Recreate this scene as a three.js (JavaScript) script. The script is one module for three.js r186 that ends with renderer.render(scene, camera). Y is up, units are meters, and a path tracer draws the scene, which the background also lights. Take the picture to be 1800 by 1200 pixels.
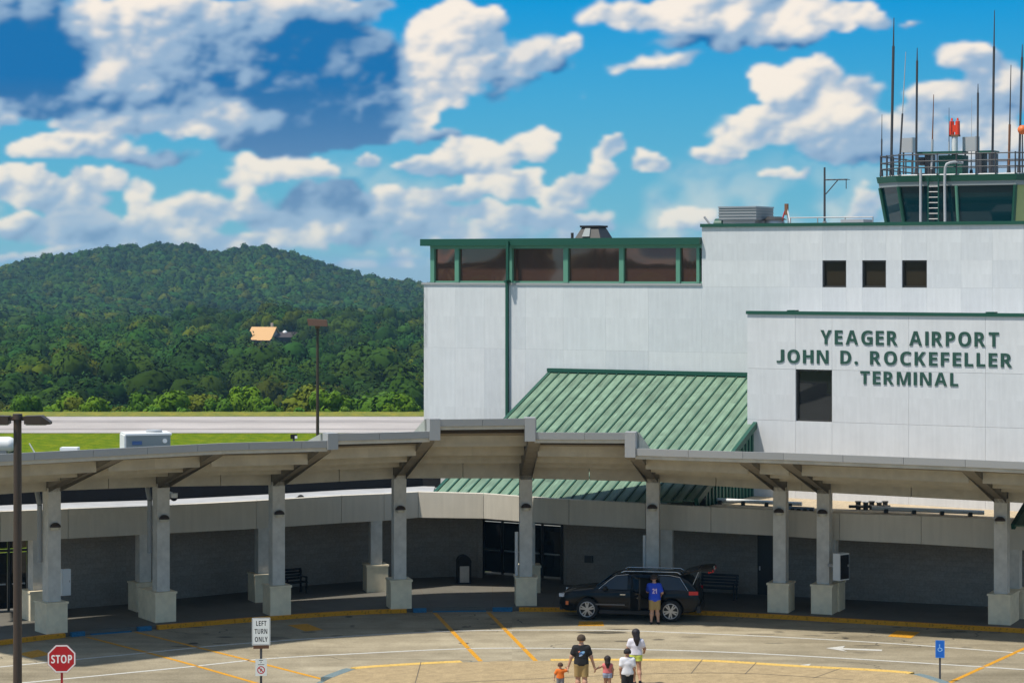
import * as THREE from 'three';
import { mergeGeometries, mergeVertices, toCreasedNormals } from 'three/addons/utils/BufferGeometryUtils.js';
import { TextGeometry } from 'three/addons/geometries/TextGeometry.js';
import { FontLoader } from 'three/addons/loaders/FontLoader.js';
import { ImprovedNoise } from 'three/addons/math/ImprovedNoise.js';
import { Brush, Evaluator, SUBTRACTION } from 'three-bvh-csg';

// ---------------------------------------------------------------- camera, sky, sun, exposure
const FOCAL = 4200, HORIZON = 470, EYE = 13;            // focal length and horizon row for a frame of 1800 x 1200; eye height in metres
const scene = new THREE.Scene();
const camera = new THREE.PerspectiveCamera(2 * Math.atan(600 / FOCAL) * 180 / Math.PI, 1.5, 1, 30000);
camera.position.set(0, EYE, 0);
camera.lookAt(0, EYE, -100);
camera.setViewOffset(1800, 1200, 0, 600 - HORIZON, 1800, 1200);   // level camera, lens shifted down
const renderer = new THREE.WebGLRenderer({ antialias: true });
renderer.toneMapping = THREE.LinearToneMapping;
renderer.toneMappingExposure = 1.06;
renderer.shadowMap.enabled = true;
const SUN = new THREE.Vector3(-0.42, 0.90, 0.19).normalize();
const sun = new THREE.DirectionalLight(new THREE.Color().setRGB(1, 0.95, 0.86), 4.6);
sun.position.copy(SUN).multiplyScalar(300).add(new THREE.Vector3(0, 0, -95));
sun.target.position.set(0, 0, -95);
sun.castShadow = true; sun.shadow.radius = 5; sun.shadow.mapSize.set(4096, 4096);
Object.assign(sun.shadow.camera, { left: -70, right: 70, top: 70, bottom: -70, near: 1, far: 700 });
scene.add(sun, sun.target);

// ---------------------------------------------------------------- noise
const hash2 = (x, y, s = 0) => { let h = Math.imul(x | 0, 374761393) ^ Math.imul(y | 0, 668265263) ^ Math.imul(s | 0, 2147483629); h = Math.imul(h ^ (h >>> 13), 1274126177); h = Math.imul(h ^ (h >>> 16), 2246822519); return ((h ^ (h >>> 15)) >>> 0) / 4294967296; };
const hash3 = (x, y, z) => hash2(x + Math.imul(z, 7919), y - Math.imul(z, 104729), z);
const sm = (t) => t * t * (3 - 2 * t), mix = (a, b, t) => a + (b - a) * t, clamp = (x, a = 0, b = 1) => Math.min(b, Math.max(a, x));
const sstep = (a, b, x) => sm(clamp((x - a) / (b - a)));
function vn2(x, y, p = 0, s = 0) {                      // value noise, period p cells when given
  const ix = Math.floor(x), iy = Math.floor(y), fx = sm(x - ix), fy = sm(y - iy), w = p ? (k) => ((k % p) + p) % p : (k) => k;
  return mix(mix(hash2(w(ix), w(iy), s), hash2(w(ix + 1), w(iy), s), fx), mix(hash2(w(ix), w(iy + 1), s), hash2(w(ix + 1), w(iy + 1), s), fx), fy);
}
function fbm2(x, y, oct = 4, p = 0, s = 0) { let a = 0.5, v = 0, n = 0; for (let i = 0; i < oct; i++) { v += a * vn2(x, y, p, s + i * 17); n += a; a *= 0.5; x *= 2; y *= 2; p *= 2; } return v / n; }
function vn3(x, y, z) {
  const ix = Math.floor(x), iy = Math.floor(y), iz = Math.floor(z), fx = sm(x - ix), fy = sm(y - iy), fz = sm(z - iz);
  const c = (a, b, d) => hash3(ix + a, iy + b, iz + d);
  return mix(mix(mix(c(0, 0, 0), c(1, 0, 0), fx), mix(c(0, 1, 0), c(1, 1, 0), fx), fy), mix(mix(c(0, 0, 1), c(1, 0, 1), fx), mix(c(0, 1, 1), c(1, 1, 1), fx), fy), fz);
}
function rng(seed) { let s = seed | 0; return () => { s = (s + 0x6d2b79f5) | 0; let t = Math.imul(s ^ (s >>> 15), 1 | s); t = (t + Math.imul(t ^ (t >>> 7), 61 | t)) ^ t; return ((t ^ (t >>> 14)) >>> 0) / 4294967296; }; }

// ---------------------------------------------------------------- the sky: blue air and heaps of cumulus all round
// A direction is (a, e): azimuth to the right of north (-z) and elevation, both in units of 1/4200 radian.
const lin = (r, g, b) => [r, g, b].map((v) => Math.pow(v / 255, 2.2));
const cloudSpots = [];                                   // [a, e, half width, half height, weight, shade]
const cl = (x, y, rx, ry, w = 1, shade = 0) => cloudSpots.push([x - 900, HORIZON - y, rx, ry, w, shade]);
// big broken cloud upper left, with deep blue undersides
cl(60, 100, 120, 120, 1.2, 0.95); cl(400, 100, 150, 90, 1.0, 0.55); cl(250, 200, 160, 50, 0.9, 0.5); cl(570, 130, 140, 120, 1.2, 0.98); cl(520, 240, 170, 40, 1.1, 0.95); cl(620, 120, 90, 90, 1.0, 0.95); cl(270, 60, 110, 70, 1.1, 0.12);
cl(470, 110, 120, 100, 1.1, 0.78); cl(350, 150, 130, 60, 1.1, 0.55); cl(150, 180, 120, 36, 1.0, 0.62); cl(680, 130, 50, 90, 1.0, 0.9); cl(640, 400, 200, 50, 0.7, 0.4); cl(250, 420, 260, 34, 0.7, 0.35); cl(900, 420, 220, 40, 0.6, 0.3);
cl(40, 60, 105, 150, 1.5, 1.0); cl(95, 120, 60, 80, 1.2, 1.0); cl(20, 160, 60, 40, 1, 0.9);
cl(185, 70, 70, 70, 1.2, 0.08); cl(215, 140, 80, 55, 1.1, 0.3); cl(300, 20, 120, 40, 1.2, 0.05); cl(420, 45, 120, 42, 1.2, 0.12); cl(560, 18, 110, 30, 1, 0.1);
cl(330, 110, 110, 60, 1, 0.5); cl(430, 150, 80, 70, 1, 0.75); cl(300, 175, 110, 40, 1, 0.62); cl(100, 195, 120, 26, 1, 0.7);
cl(545, 165, 115, 110, 1.5, 1.0); cl(600, 215, 120, 55, 1.4, 1.02); cl(480, 255, 140, 26, 1.1, 0.95); cl(660, 200, 60, 70, 1.2, 0.95);
cl(375, 205, 75, 52, 1.4, 0.0); cl(440, 215, 55, 40, 1, 0.3); cl(330, 240, 60, 22, 1, 0.1);
cl(215, 222, 130, 28, 1.2, 0.12); cl(85, 268, 68, 24, 1.2, 0.02); cl(180, 262, 95, 26, 1.1, 0.15); cl(260, 280, 110, 16, 1, 0.7);
// leaning tower of cloud
cl(800, 70, 95, 62, 1.4, 0.0); cl(770, 135, 85, 70, 1.4, 0.02); cl(720, 200, 70, 42, 1.3, 0.05); cl(855, 60, 60, 45, 1.2, 0.2); cl(870, 130, 55, 60, 0.8, 0.45); cl(660, 20, 60, 26, 0.9, 0.4); cl(760, 238, 80, 16, 1, 0.4);
// row of small heaps
cl(500, 300, 105, 26, 1.2, 0.05); cl(440, 318, 70, 16, 1, 0.1); cl(760, 295, 70, 26, 1.2, 0.05); cl(850, 278, 70, 38, 1.3, 0.02); cl(930, 258, 45, 34, 1.3, 0.05); cl(650, 292, 32, 20, 1, 0.15); cl(830, 305, 90, 14, 1, 0.5);
cl(55, 330, 85, 38, 1.2, 0.1); cl(180, 325, 65, 30, 1.1, 0.15); cl(110, 360, 100, 26, 0.9, 0.45); cl(20, 395, 60, 22, 1.1, 0.1); cl(120, 405, 120, 30, 0.8, 0.55);
cl(250, 350, 26, 34, 1.1, 0.1); cl(300, 385, 70, 40, 1.2, 0.12); cl(365, 368, 75, 40, 1.2, 0.1); cl(440, 365, 60, 36, 1.1, 0.2); cl(330, 415, 120, 20, 1, 0.3);
cl(570, 365, 85, 40, 1.3, 0.85); cl(500, 395, 90, 22, 1, 0.6); cl(545, 420, 130, 16, 1.1, 0.15); cl(680, 365, 45, 36, 1.1, 0.12); cl(740, 385, 90, 40, 1.0, 0.35); cl(790, 350, 80, 24, 1, 0.25); cl(720, 450, 45, 22, 0.9, 0.2);
cl(890, 330, 68, 32, 1.3, 0.03); cl(935, 315, 36, 26, 1.2, 0.03); cl(1000, 340, 60, 34, 1.2, 0.1); cl(1050, 318, 40, 34, 1.2, 0.08); cl(1060, 270, 27, 26, 1.3, 0.03); cl(970, 385, 110, 30, 0.9, 0.4); cl(1050, 385, 60, 22, 0.9, 0.3); cl(880, 385, 90, 26, 0.9, 0.3);
cl(100, 452, 190, 14, 0.9, 0.25); cl(430, 436, 150, 14, 0.8, 0.25); cl(620, 470, 160, 18, 0.8, 0.35);
// right half
cl(1080, 25, 90, 34, 1.2, 0.05); cl(1200, 40, 130, 40, 1.3, 0.05); cl(1330, 55, 140, 42, 1.3, 0.08); cl(1450, 40, 110, 34, 1.2, 0.1); cl(1280, 78, 190, 18, 1, 0.5); cl(1540, 50, 40, 16, 0.8, 0.3); cl(1300, 8, 160, 24, 1, 0.3);
cl(1150, 108, 105, 18, 1, 0.12); cl(950, 105, 75, 42, 0.9, 0.35); cl(995, 75, 26, 20, 1, 0.1); cl(905, 150, 60, 30, 0.7, 0.5);
cl(1350, 160, 40, 46, 1.2, 0.05); cl(1425, 140, 62, 40, 1.3, 0.02); cl(1400, 190, 90, 50, 1.3, 0.08); cl(1320, 240, 90, 42, 1.3, 0.03); cl(1430, 240, 110, 48, 1.3, 0.06); cl(1510, 165, 60, 40, 0.9, 0.35); cl(1500, 230, 70, 60, 1.1, 0.2); cl(1480, 275, 110, 22, 1.1, 0.6); cl(1250, 272, 50, 20, 1.1, 0.08);
cl(1145, 288, 47, 20, 1.2, 0.1); cl(1370, 304, 66, 11, 1, 0.12); cl(1210, 388, 55, 27, 1.2, 0.1); cl(1525, 365, 42, 45, 1.1, 0.1); cl(1600, 55, 22, 10, 0.9, 0.2);
cl(1690, 110, 75, 28, 1, 0.2); cl(1640, 190, 60, 36, 0.8, 0.3); cl(1740, 180, 100, 70, 1, 0.3); cl(1600, 250, 90, 50, 1, 0.35); cl(1740, 270, 110, 50, 1, 0.25); cl(1660, 330, 110, 40, 0.9, 0.4);
{ // the same kind of sky goes on all round and overhead
  const r = rng(91), AROUND = 2 * Math.PI * FOCAL;
  for (const [e0, e1, n, w] of [[20, 480, 330, 75], [480, 1200, 200, 150], [1200, 2600, 130, 300], [2600, 6300, 60, 620]]) for (let i = 0; i < n; i++) {
    const a = (r() - 0.5) * AROUND, e = mix(e0, e1, r());
    if (Math.abs(a) < 1000 && e < 520) continue;
    const k = 3 + Math.floor(r() * 4), s = w * (0.6 + 0.8 * r()), dark = r() < 0.22;
    for (let j = 0; j < k; j++) cloudSpots.push([a + (r() - 0.5) * 2.6 * s, e + (r() - 0.3) * 0.8 * s, s * (0.6 + 0.7 * r()), s * (0.3 + 0.3 * r()), 1.1, dark ? 0.5 + 0.5 * r() : 0.3 * r()]);
  }
}
const cloudNoise = new ImprovedNoise();
function skyAt(a, e, octaves) {                          // linear radiance
  const az = a / FOCAL, el = Math.min(e / FOCAL, Math.PI / 2), ce = Math.cos(el), X = Math.sin(az) * ce, Y = Math.sin(el), Z = -Math.cos(az) * ce;
  const F3 = (s, ox) => { const k = FOCAL / s; return 0.5 + 0.62 * cloudNoise.noise(X * k + ox + 40.3, Y * k * 1.15 + 30.7, Z * k + 50.1); };
  let n = 0, nl = 0, amp = 0.5, tot = 0, s = 120;
  const lx = -0.62 * Math.cos(az), lz = -0.62 * Math.sin(az);
  for (let i = 0; i < octaves; i++, s *= 0.52, amp *= 0.62) {   // billows: round tops, sharp creases
    const k = FOCAL / s, d = 0.30, x = X * k + i * 9.7 + 40.3, y = Y * k * 1.15 + 30.7 + i * 3.3, z = Z * k + 50.1;
    n += amp * Math.min(1, Math.abs(cloudNoise.noise(x, y, z)) * 1.9); tot += amp;
    nl += amp * Math.min(1, Math.abs(cloudNoise.noise(x + lx * d, y + 0.78 * d, z + lz * d)) * 1.9);
  }
  n /= tot; nl /= tot;
  const wob = (F3(170, 5) - 0.5) * 44 + (F3(60, 8) - 0.5) * 30 + (F3(24, 18) - 0.5) * 16, wob2 = (F3(160, 20) - 0.5) * 28 + (F3(55, 31) - 0.5) * 22 + (F3(22, 3) - 0.5) * 12;
  let thin = 1, shade = 0, up = 0, ws = 0;
  const AROUND = 2 * Math.PI * FOCAL;
  for (const [ca, ce_, rx, ry, w, sh] of cloudSpots) {
    const dy = e + wob2 - ce_; if (dy > ry * 1.25 || dy < -ry) continue;
    let dx = a + wob - ca; if (dx > AROUND / 2) dx -= AROUND; else if (dx < -AROUND / 2) dx += AROUND;
    dx *= Math.max(ce, 0.25); if (dx > rx || dx < -rx) continue;
    const qy = dy < 0 ? dy / (ry * 0.8) : dy / (ry * 1.2), q = 1 - (dx / rx) ** 2 - qy * qy; if (q <= 0) continue;
    const c = w * q; thin *= 1 - Math.min(0.98, c); ws += c; shade += c * sh; up += c * (dy / ry - 0.25 * dx / rx);
  }
  const rho = 1 - thin; if (ws) { shade /= ws; up /= ws; }
  const wisp = F3(260, 7) * 0.6 + F3(80, 3) * 0.4;
  const d = rho * 1.5 + (n - 0.40) * 0.95 - 0.40, soft = mix(0.14, 0.95, clamp((wisp - 0.36) * 2.0 + 0.3 * shade));
  let alpha = sstep(0, soft, d);
  alpha = Math.max(alpha, clamp(1 - Math.abs(e - 45) / 170) * sstep(0.40, 0.72, F3(210, 60) * 0.65 + F3(50, 61) * 0.35) * 0.75);   // thin bank of far cloud over the hills
  const lit = clamp(0.68 + 0.85 * (n - nl) + 0.36 * up + 0.38 * (n - 0.42) - 0.12 * clamp(rho - 0.7));
  const t = clamp((1 - lit) * 0.85 + shade * (0.95 + (F3(70, 44) - 0.5) * 0.5 + (F3(150, 45) - 0.5) * 0.5) - 0.14);
  const h = clamp(e / 480), hi = clamp((e - 300) / 3000);
  // air: pale and greenish low down, cyan higher, deeper overhead
  const air = [mix(0.27, 0.0, Math.pow(h, 0.5)), mix(0.50, 0.30, Math.pow(h, 0.9)), mix(0.58, 0.66, h)];
  air[0] = mix(air[0], 0.02, hi); air[1] = mix(air[1], 0.17, hi); air[2] = mix(air[2], 0.46, hi);
  const bright = [0.90, 0.82, 0.73], mid = [0.29, 0.43, 0.60], deep = [0.006, 0.14, 0.37];
  const warm = clamp(1 - e / 420) * 0.5, hz = clamp(1 - e / 330) * 0.42;
  const out = [0, 0, 0];
  for (let c = 0; c < 3; c++) {
    let v = t < 0.5 ? mix(bright[c] * (c === 2 ? 1 - 0.12 * warm : 1), mid[c], sm(t * 2)) : mix(mid[c], deep[c], sm((t - 0.5) * 2));
    v = mix(v, [0.50, 0.60, 0.66][c], hz * (0.35 + 0.65 * t));          // far clouds seen through more air
    out[c] = mix(air[c], v, alpha * (1 - 0.25 * hz));
  }
  return out;
}
{
  const W = 4096, H = 3072, data = new Float32Array(W * H * 4), LW = 768, LH = 288, low = new Float32Array(LW * LH * 3);
  for (let j = 0; j < LH; j++) for (let i = 0; i < LW; i++) {
    const az = ((i + 0.5) / LW - 0.5) * 2 * Math.PI, el = (j + 0.5) / LH * Math.PI / 2;
    low.set(skyAt(az * FOCAL, el * FOCAL, 3), (j * LW + i) * 3);
  }
  const horizon = [0, 0, 0];
  for (let i = 0; i < LW; i++) for (let c = 0; c < 3; c++) horizon[c] += low[i * 3 + c] / LW;
  for (let row = 0; row < H; row++) {
    const el = ((row + 0.5) / H - 0.5) * Math.PI, e = el * FOCAL;
    for (let col = 0; col < W; col++) {
      let az = ((col + 0.5) / W - 0.5) * 2 * Math.PI + Math.PI / 2; if (az > Math.PI) az -= 2 * Math.PI;
      const o = (row * W + col) * 4; data[o + 3] = 1;
      if (e < 0) { data[o] = horizon[0]; data[o + 1] = horizon[1]; data[o + 2] = horizon[2]; continue; }
      if (e < 620 && Math.abs(az * FOCAL) < 1250) { const v = skyAt(az * FOCAL, e, 6); data[o] = v[0]; data[o + 1] = v[1]; data[o + 2] = v[2]; continue; }
      const x = (az / (2 * Math.PI) + 0.5) * LW - 0.5, y = el / (Math.PI / 2) * LH - 0.5, x0 = Math.floor(x), y0 = Math.floor(y), fx = x - x0, fy = y - y0;
      const xa = ((x0 % LW) + LW) % LW, xb = (xa + 1) % LW, ya = clamp(y0, 0, LH - 1), yb = clamp(y0 + 1, 0, LH - 1);
      for (let c = 0; c < 3; c++) data[o + c] = mix(mix(low[(ya * LW + xa) * 3 + c], low[(ya * LW + xb) * 3 + c], fx), mix(low[(yb * LW + xa) * 3 + c], low[(yb * LW + xb) * 3 + c], fx), fy);
    }
  }
  const sky = new THREE.DataTexture(data, W, H, THREE.RGBAFormat, THREE.FloatType);
  sky.mapping = THREE.EquirectangularReflectionMapping; sky.magFilter = THREE.LinearFilter; sky.needsUpdate = true;
  scene.background = sky; scene.environment = sky;
}
// ---------------------------------------------------------------- helpers
const V3 = (x, y, z) => new THREE.Vector3(x, y, z);
const at = (px, py, D) => V3((px - 900) / FOCAL * D, EYE - (py - HORIZON) / FOCAL * D, -D);   // a point at distance D from the viewpoint's plane
const on = (px, D, h = 0) => V3((px - 900) / FOCAL * D, h, -D);
const groundAt = (px, py, h = 0) => on(px, (EYE - h) * FOCAL / (py - HORIZON), h);
const taken = new Map();
function numbered(name) { const n = taken.get(name) ?? 0; taken.set(name, n + 1); return n ? `${name}_${String(n).padStart(3, '0')}` : name; }
function shadows(o) { o.castShadow = o.receiveShadow = true; return o; }
function thing(name, label, category, base = V3(0, 0, 0), turn = 0, group) {
  const o = new THREE.Group(); o.name = numbered(name); o.position.copy(base); o.rotation.y = turn; o.userData = { label, category }; if (group) o.userData.group = group;
  scene.add(o); o.updateMatrixWorld(true); return o;
}
function kind(o, k) { o.userData.kind = k; return o; }
function L(name, geo, mat, parent, x = 0, y = 0, z = 0, ry = 0) {        // part in its parent's axes
  const m = shadows(new THREE.Mesh(geo, mat)); m.name = parent === scene ? numbered(name) : name; m.position.set(x, y, z); m.rotation.y = ry; parent.add(m); m.updateMatrixWorld(true); return m;
}
function Wd(name, geo, mat, parent) {                                     // part whose geometry is given in world axes
  parent.updateWorldMatrix(true, false); geo.applyMatrix4(parent.matrixWorld.clone().invert()); return L(name, geo, mat, parent);
}
function struct(name, geo, mat) { const m = L(name, geo, mat, scene); m.userData.kind = 'structure'; return m; }
function solo(name, geo, mat, label, category, base, turn = 0, group) { const m = L(name, geo, mat, scene, base.x, base.y, base.z, turn); m.userData = { label, category }; if (group) m.userData.group = group; return m; }
// uv in metres: flat faces take the plane they lie in
function metreUV(g) {
  if (g.index) g = g.toNonIndexed();
  if (!g.attributes.normal) g.computeVertexNormals();
  const p = g.attributes.position, n = g.attributes.normal, uv = new Float32Array(p.count * 2), a = V3(), b = V3(), c = V3(), f = V3();
  for (let i = 0; i < p.count; i += 3) {
    a.fromBufferAttribute(p, i); b.fromBufferAttribute(p, i + 1); c.fromBufferAttribute(p, i + 2);
    f.copy(b).sub(a).cross(c.clone().sub(a)).normalize();
    const flat = Math.abs(f.y) > 0.72, l = Math.hypot(f.x, f.z) || 1, tx = f.z / l, tz = -f.x / l;
    [a, b, c].forEach((q, k) => { uv[(i + k) * 2] = flat ? q.x : q.x * tx + q.z * tz; uv[(i + k) * 2 + 1] = flat ? -q.z : q.y; });
  }
  g.setAttribute('uv', new THREE.BufferAttribute(uv, 2)); return g;
}
const box = (w, h, d, x = 0, y = 0, z = 0) => { const g = new THREE.BoxGeometry(w, h, d); g.translate(x, y, z); return metreUV(g); };
const boxB = (w, h, d, x = 0, y = 0, z = 0) => box(w, h, d, x, y + h / 2, z);      // y is the underside
const cyl = (r0, r1, h, n = 12, x = 0, y = 0, z = 0) => { const g = new THREE.CylinderGeometry(r1, r0, h, n); g.translate(x, y + h / 2, z); return g; };
function rod(a, b, r, n = 8, r2 = r) { const d = b.clone().sub(a), g = new THREE.CylinderGeometry(r2, r, d.length(), n); g.applyQuaternion(new THREE.Quaternion().setFromUnitVectors(V3(0, 1, 0), d.clone().normalize())); g.translate((a.x + b.x) / 2, (a.y + b.y) / 2, (a.z + b.z) / 2); return g; }
const merge = (list) => mergeGeometries(list.map((g) => { let q = g.index ? g.toNonIndexed() : g; for (const k of Object.keys(q.attributes)) if (!['position', 'normal', 'uv'].includes(k)) q.deleteAttribute(k); if (!q.attributes.uv) q.setAttribute('uv', new THREE.BufferAttribute(new Float32Array(q.attributes.position.count * 2), 2)); return q; }));
// solid through polygons of equal length, capped at both ends
function loft(rings, caps = true, closed = true) {
  const n = rings[0].length, pos = [], tri = (a, b, c) => pos.push(a.x, a.y, a.z, b.x, b.y, b.z, c.x, c.y, c.z);
  for (let i = 0; i + 1 < rings.length; i++) for (let k = 0; k < (closed ? n : n - 1); k++) { const k2 = (k + 1) % n, a = rings[i][k], b = rings[i][k2], c = rings[i + 1][k2], d = rings[i + 1][k]; tri(a, b, c); tri(a, c, d); }
  if (caps) { const A = rings[0], Z = rings[rings.length - 1]; for (let k = 1; k + 1 < n; k++) { tri(A[0], A[k + 1], A[k]); tri(Z[0], Z[k], Z[k + 1]); } }
  const g = new THREE.BufferGeometry(); g.setAttribute('position', new THREE.BufferAttribute(new Float32Array(pos), 3)); g.computeVertexNormals();
  // turn inside-out solids
  let vol = 0; for (let i = 0; i < pos.length; i += 9) vol += pos[i] * (pos[i + 4] * pos[i + 8] - pos[i + 5] * pos[i + 7]) + pos[i + 1] * (pos[i + 5] * pos[i + 6] - pos[i + 3] * pos[i + 8]) + pos[i + 2] * (pos[i + 3] * pos[i + 7] - pos[i + 4] * pos[i + 6]);
  if (caps && vol < 0) { const p = g.attributes.position.array; for (let i = 0; i < p.length; i += 9) for (let c = 0; c < 3; c++) { const t = p[i + 3 + c]; p[i + 3 + c] = p[i + 6 + c]; p[i + 6 + c] = t; } g.computeVertexNormals(); }
  return metreUV(g);
}
const smooth = (g, angle = 0.7) => { const q = g.clone(); q.deleteAttribute('uv'); q.deleteAttribute('normal'); return toCreasedNormals(mergeVertices(q, 1e-4), angle); };
// flat polygon (world x,z points) at height y, facing up, optionally a slab of thickness t below
function sheet(pts, y, t = 0) {
  const s = new THREE.Shape(pts.map((p) => new THREE.Vector2(p.x, -p.z)));
  const g = t ? new THREE.ExtrudeGeometry(s, { depth: t, bevelEnabled: false }) : new THREE.ShapeGeometry(s);
  g.rotateX(-Math.PI / 2); g.translate(0, y - t, 0); return metreUV(g);
}
function ribbon(pts, w, y) {                             // painted line along points on the ground
  const l = [], r = [];
  pts.forEach((p, i) => { const d = pts[Math.min(i + 1, pts.length - 1)].clone().sub(pts[Math.max(i - 1, 0)]).setY(0).normalize(), s = V3(-d.z, 0, d.x).multiplyScalar(w / 2); l.push(p.clone().add(s)); r.push(p.clone().sub(s)); });
  const pos = []; const quad = (a, b, c, d) => { for (const q of [a, b, c, a, c, d]) pos.push(q.x, y, q.z); };
  for (let i = 0; i + 1 < pts.length; i++) quad(l[i], l[i + 1], r[i + 1], r[i]);
  const g = new THREE.BufferGeometry(); g.setAttribute('position', new THREE.BufferAttribute(new Float32Array(pos), 3)); g.computeVertexNormals();
  if (g.attributes.normal.getY(0) < 0) { for (let i = 0; i < pos.length; i += 9) for (let c = 0; c < 3; c++) { const t = pos[i + 3 + c]; pos[i + 3 + c] = pos[i + 6 + c]; pos[i + 6 + c] = t; } g.setAttribute('position', new THREE.BufferAttribute(new Float32Array(pos), 3)); g.computeVertexNormals(); }
  return metreUV(g);
}
function along(pts, step) {                              // smooth curve through points, sampled
  const c = new THREE.CatmullRomCurve3(pts, false, 'centripetal'); return c.getSpacedPoints(Math.max(2, Math.round(c.getLength() / step)));
}
// ---------------------------------------------------------------- textures: colour, grain, stains
function texture(w, h, f, srgb = true) {
  const d = new Uint8Array(w * h * 4);
  for (let y = 0; y < h; y++) for (let x = 0; x < w; x++) { const v = f(x, y), o = (y * w + x) * 4; d[o] = clamp(v[0], 0, 255); d[o + 1] = clamp(v[1], 0, 255); d[o + 2] = clamp(v[2], 0, 255); d[o + 3] = 255; }
  const t = new THREE.DataTexture(d, w, h); t.wrapS = t.wrapT = THREE.RepeatWrapping; t.magFilter = THREE.LinearFilter; t.minFilter = THREE.LinearMipmapLinearFilter; t.generateMipmaps = true; if (srgb) t.colorSpace = THREE.SRGBColorSpace; t.needsUpdate = true; return t;
}
const tiled = (t, m, n = m) => { const q = t.clone(); q.repeat.set(1 / m, 1 / n); q.needsUpdate = true; return q; };
const grey = (v) => [v, v, v];
// grain of concrete and render, near white so that the material's colour tints it
const tGrain = texture(512, 512, (x, y) => grey(206 + 30 * (fbm2(x / 64, y / 64, 5, 8) - 0.5) + (hash2(x, y) - 0.5) * 16));
const tStreak = texture(512, 512, (x, y) => { const s = fbm2(x / 12, y / 128, 3, 42.6667 | 0, 3), b = fbm2(x / 90, y / 60, 4, 0, 5); return grey(208 + (s - 0.5) * 11 + (b - 0.5) * 8 + (hash2(x, y) - 0.5) * 8); });
const tRibs = texture(256, 64, (x, y) => grey(128 + 110 * Math.sin(x / 256 * 2 * Math.PI * 8) * (0.8 + 0.2 * hash2(x, 3))), false);
const tBlock = texture(512, 512, (x, y) => {             // painted concrete block, too small to pick apart here: 8 courses of 0.2 m over 1.6 m
  const row = Math.floor(y / 64), bx = (x + (row % 2) * 64) % 128, by = y % 64, j = Math.min(bx, by) < 4, k = hash2(Math.floor((x + (row % 2) * 64) / 128) % 4, row, 8);
  return grey((j ? 190 : 200 + 10 * k) + (fbm2(x / 16, y / 16, 3, 32) - 0.5) * 34);
});
const tBlockBump = texture(512, 512, (x, y) => { const row = Math.floor(y / 64), bx = (x + (row % 2) * 64) % 128, by = y % 64; return grey((Math.min(bx, by) < 4 ? 60 : 200) + (hash2(x, y) - 0.5) * 60); }, false);
const tSpeckle = texture(512, 512, (x, y) => { const k = hash2(x >> 1, y >> 1, 4), l = fbm2(x / 40, y / 40, 4, 0, 9); return [150 + 80 * k + 40 * (l - 0.5), 146 + 80 * k + 40 * (l - 0.5), 138 + 80 * k + 40 * (l - 0.5)]; });
const tGrass = texture(512, 512, (x, y) => { const k = hash2(x, y >> 1, 2), l = fbm2(x / 50, y / 50, 5, 0, 4), m = fbm2(x / 9, y / 9, 2, 0, 6); return [100 + 110 * l + 60 * (m - 0.5) + 40 * (k - 0.5), 150 + 60 * l + 60 * (m - 0.5) + 40 * (k - 0.5), 50 + 40 * l + 20 * (k - 0.5)]; });
// green paint on roof sheets: dirt runs and pale chalking
const tRoof = texture(512, 512, (x, y) => { const run = fbm2(x / 9, y / 150, 3, 0, 11), b = fbm2(x / 70, y / 70, 4, 0, 12); const v = 204 + (run - 0.5) * 64 + (b - 0.5) * 56; return [v, v + 2, v - 2]; });
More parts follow.
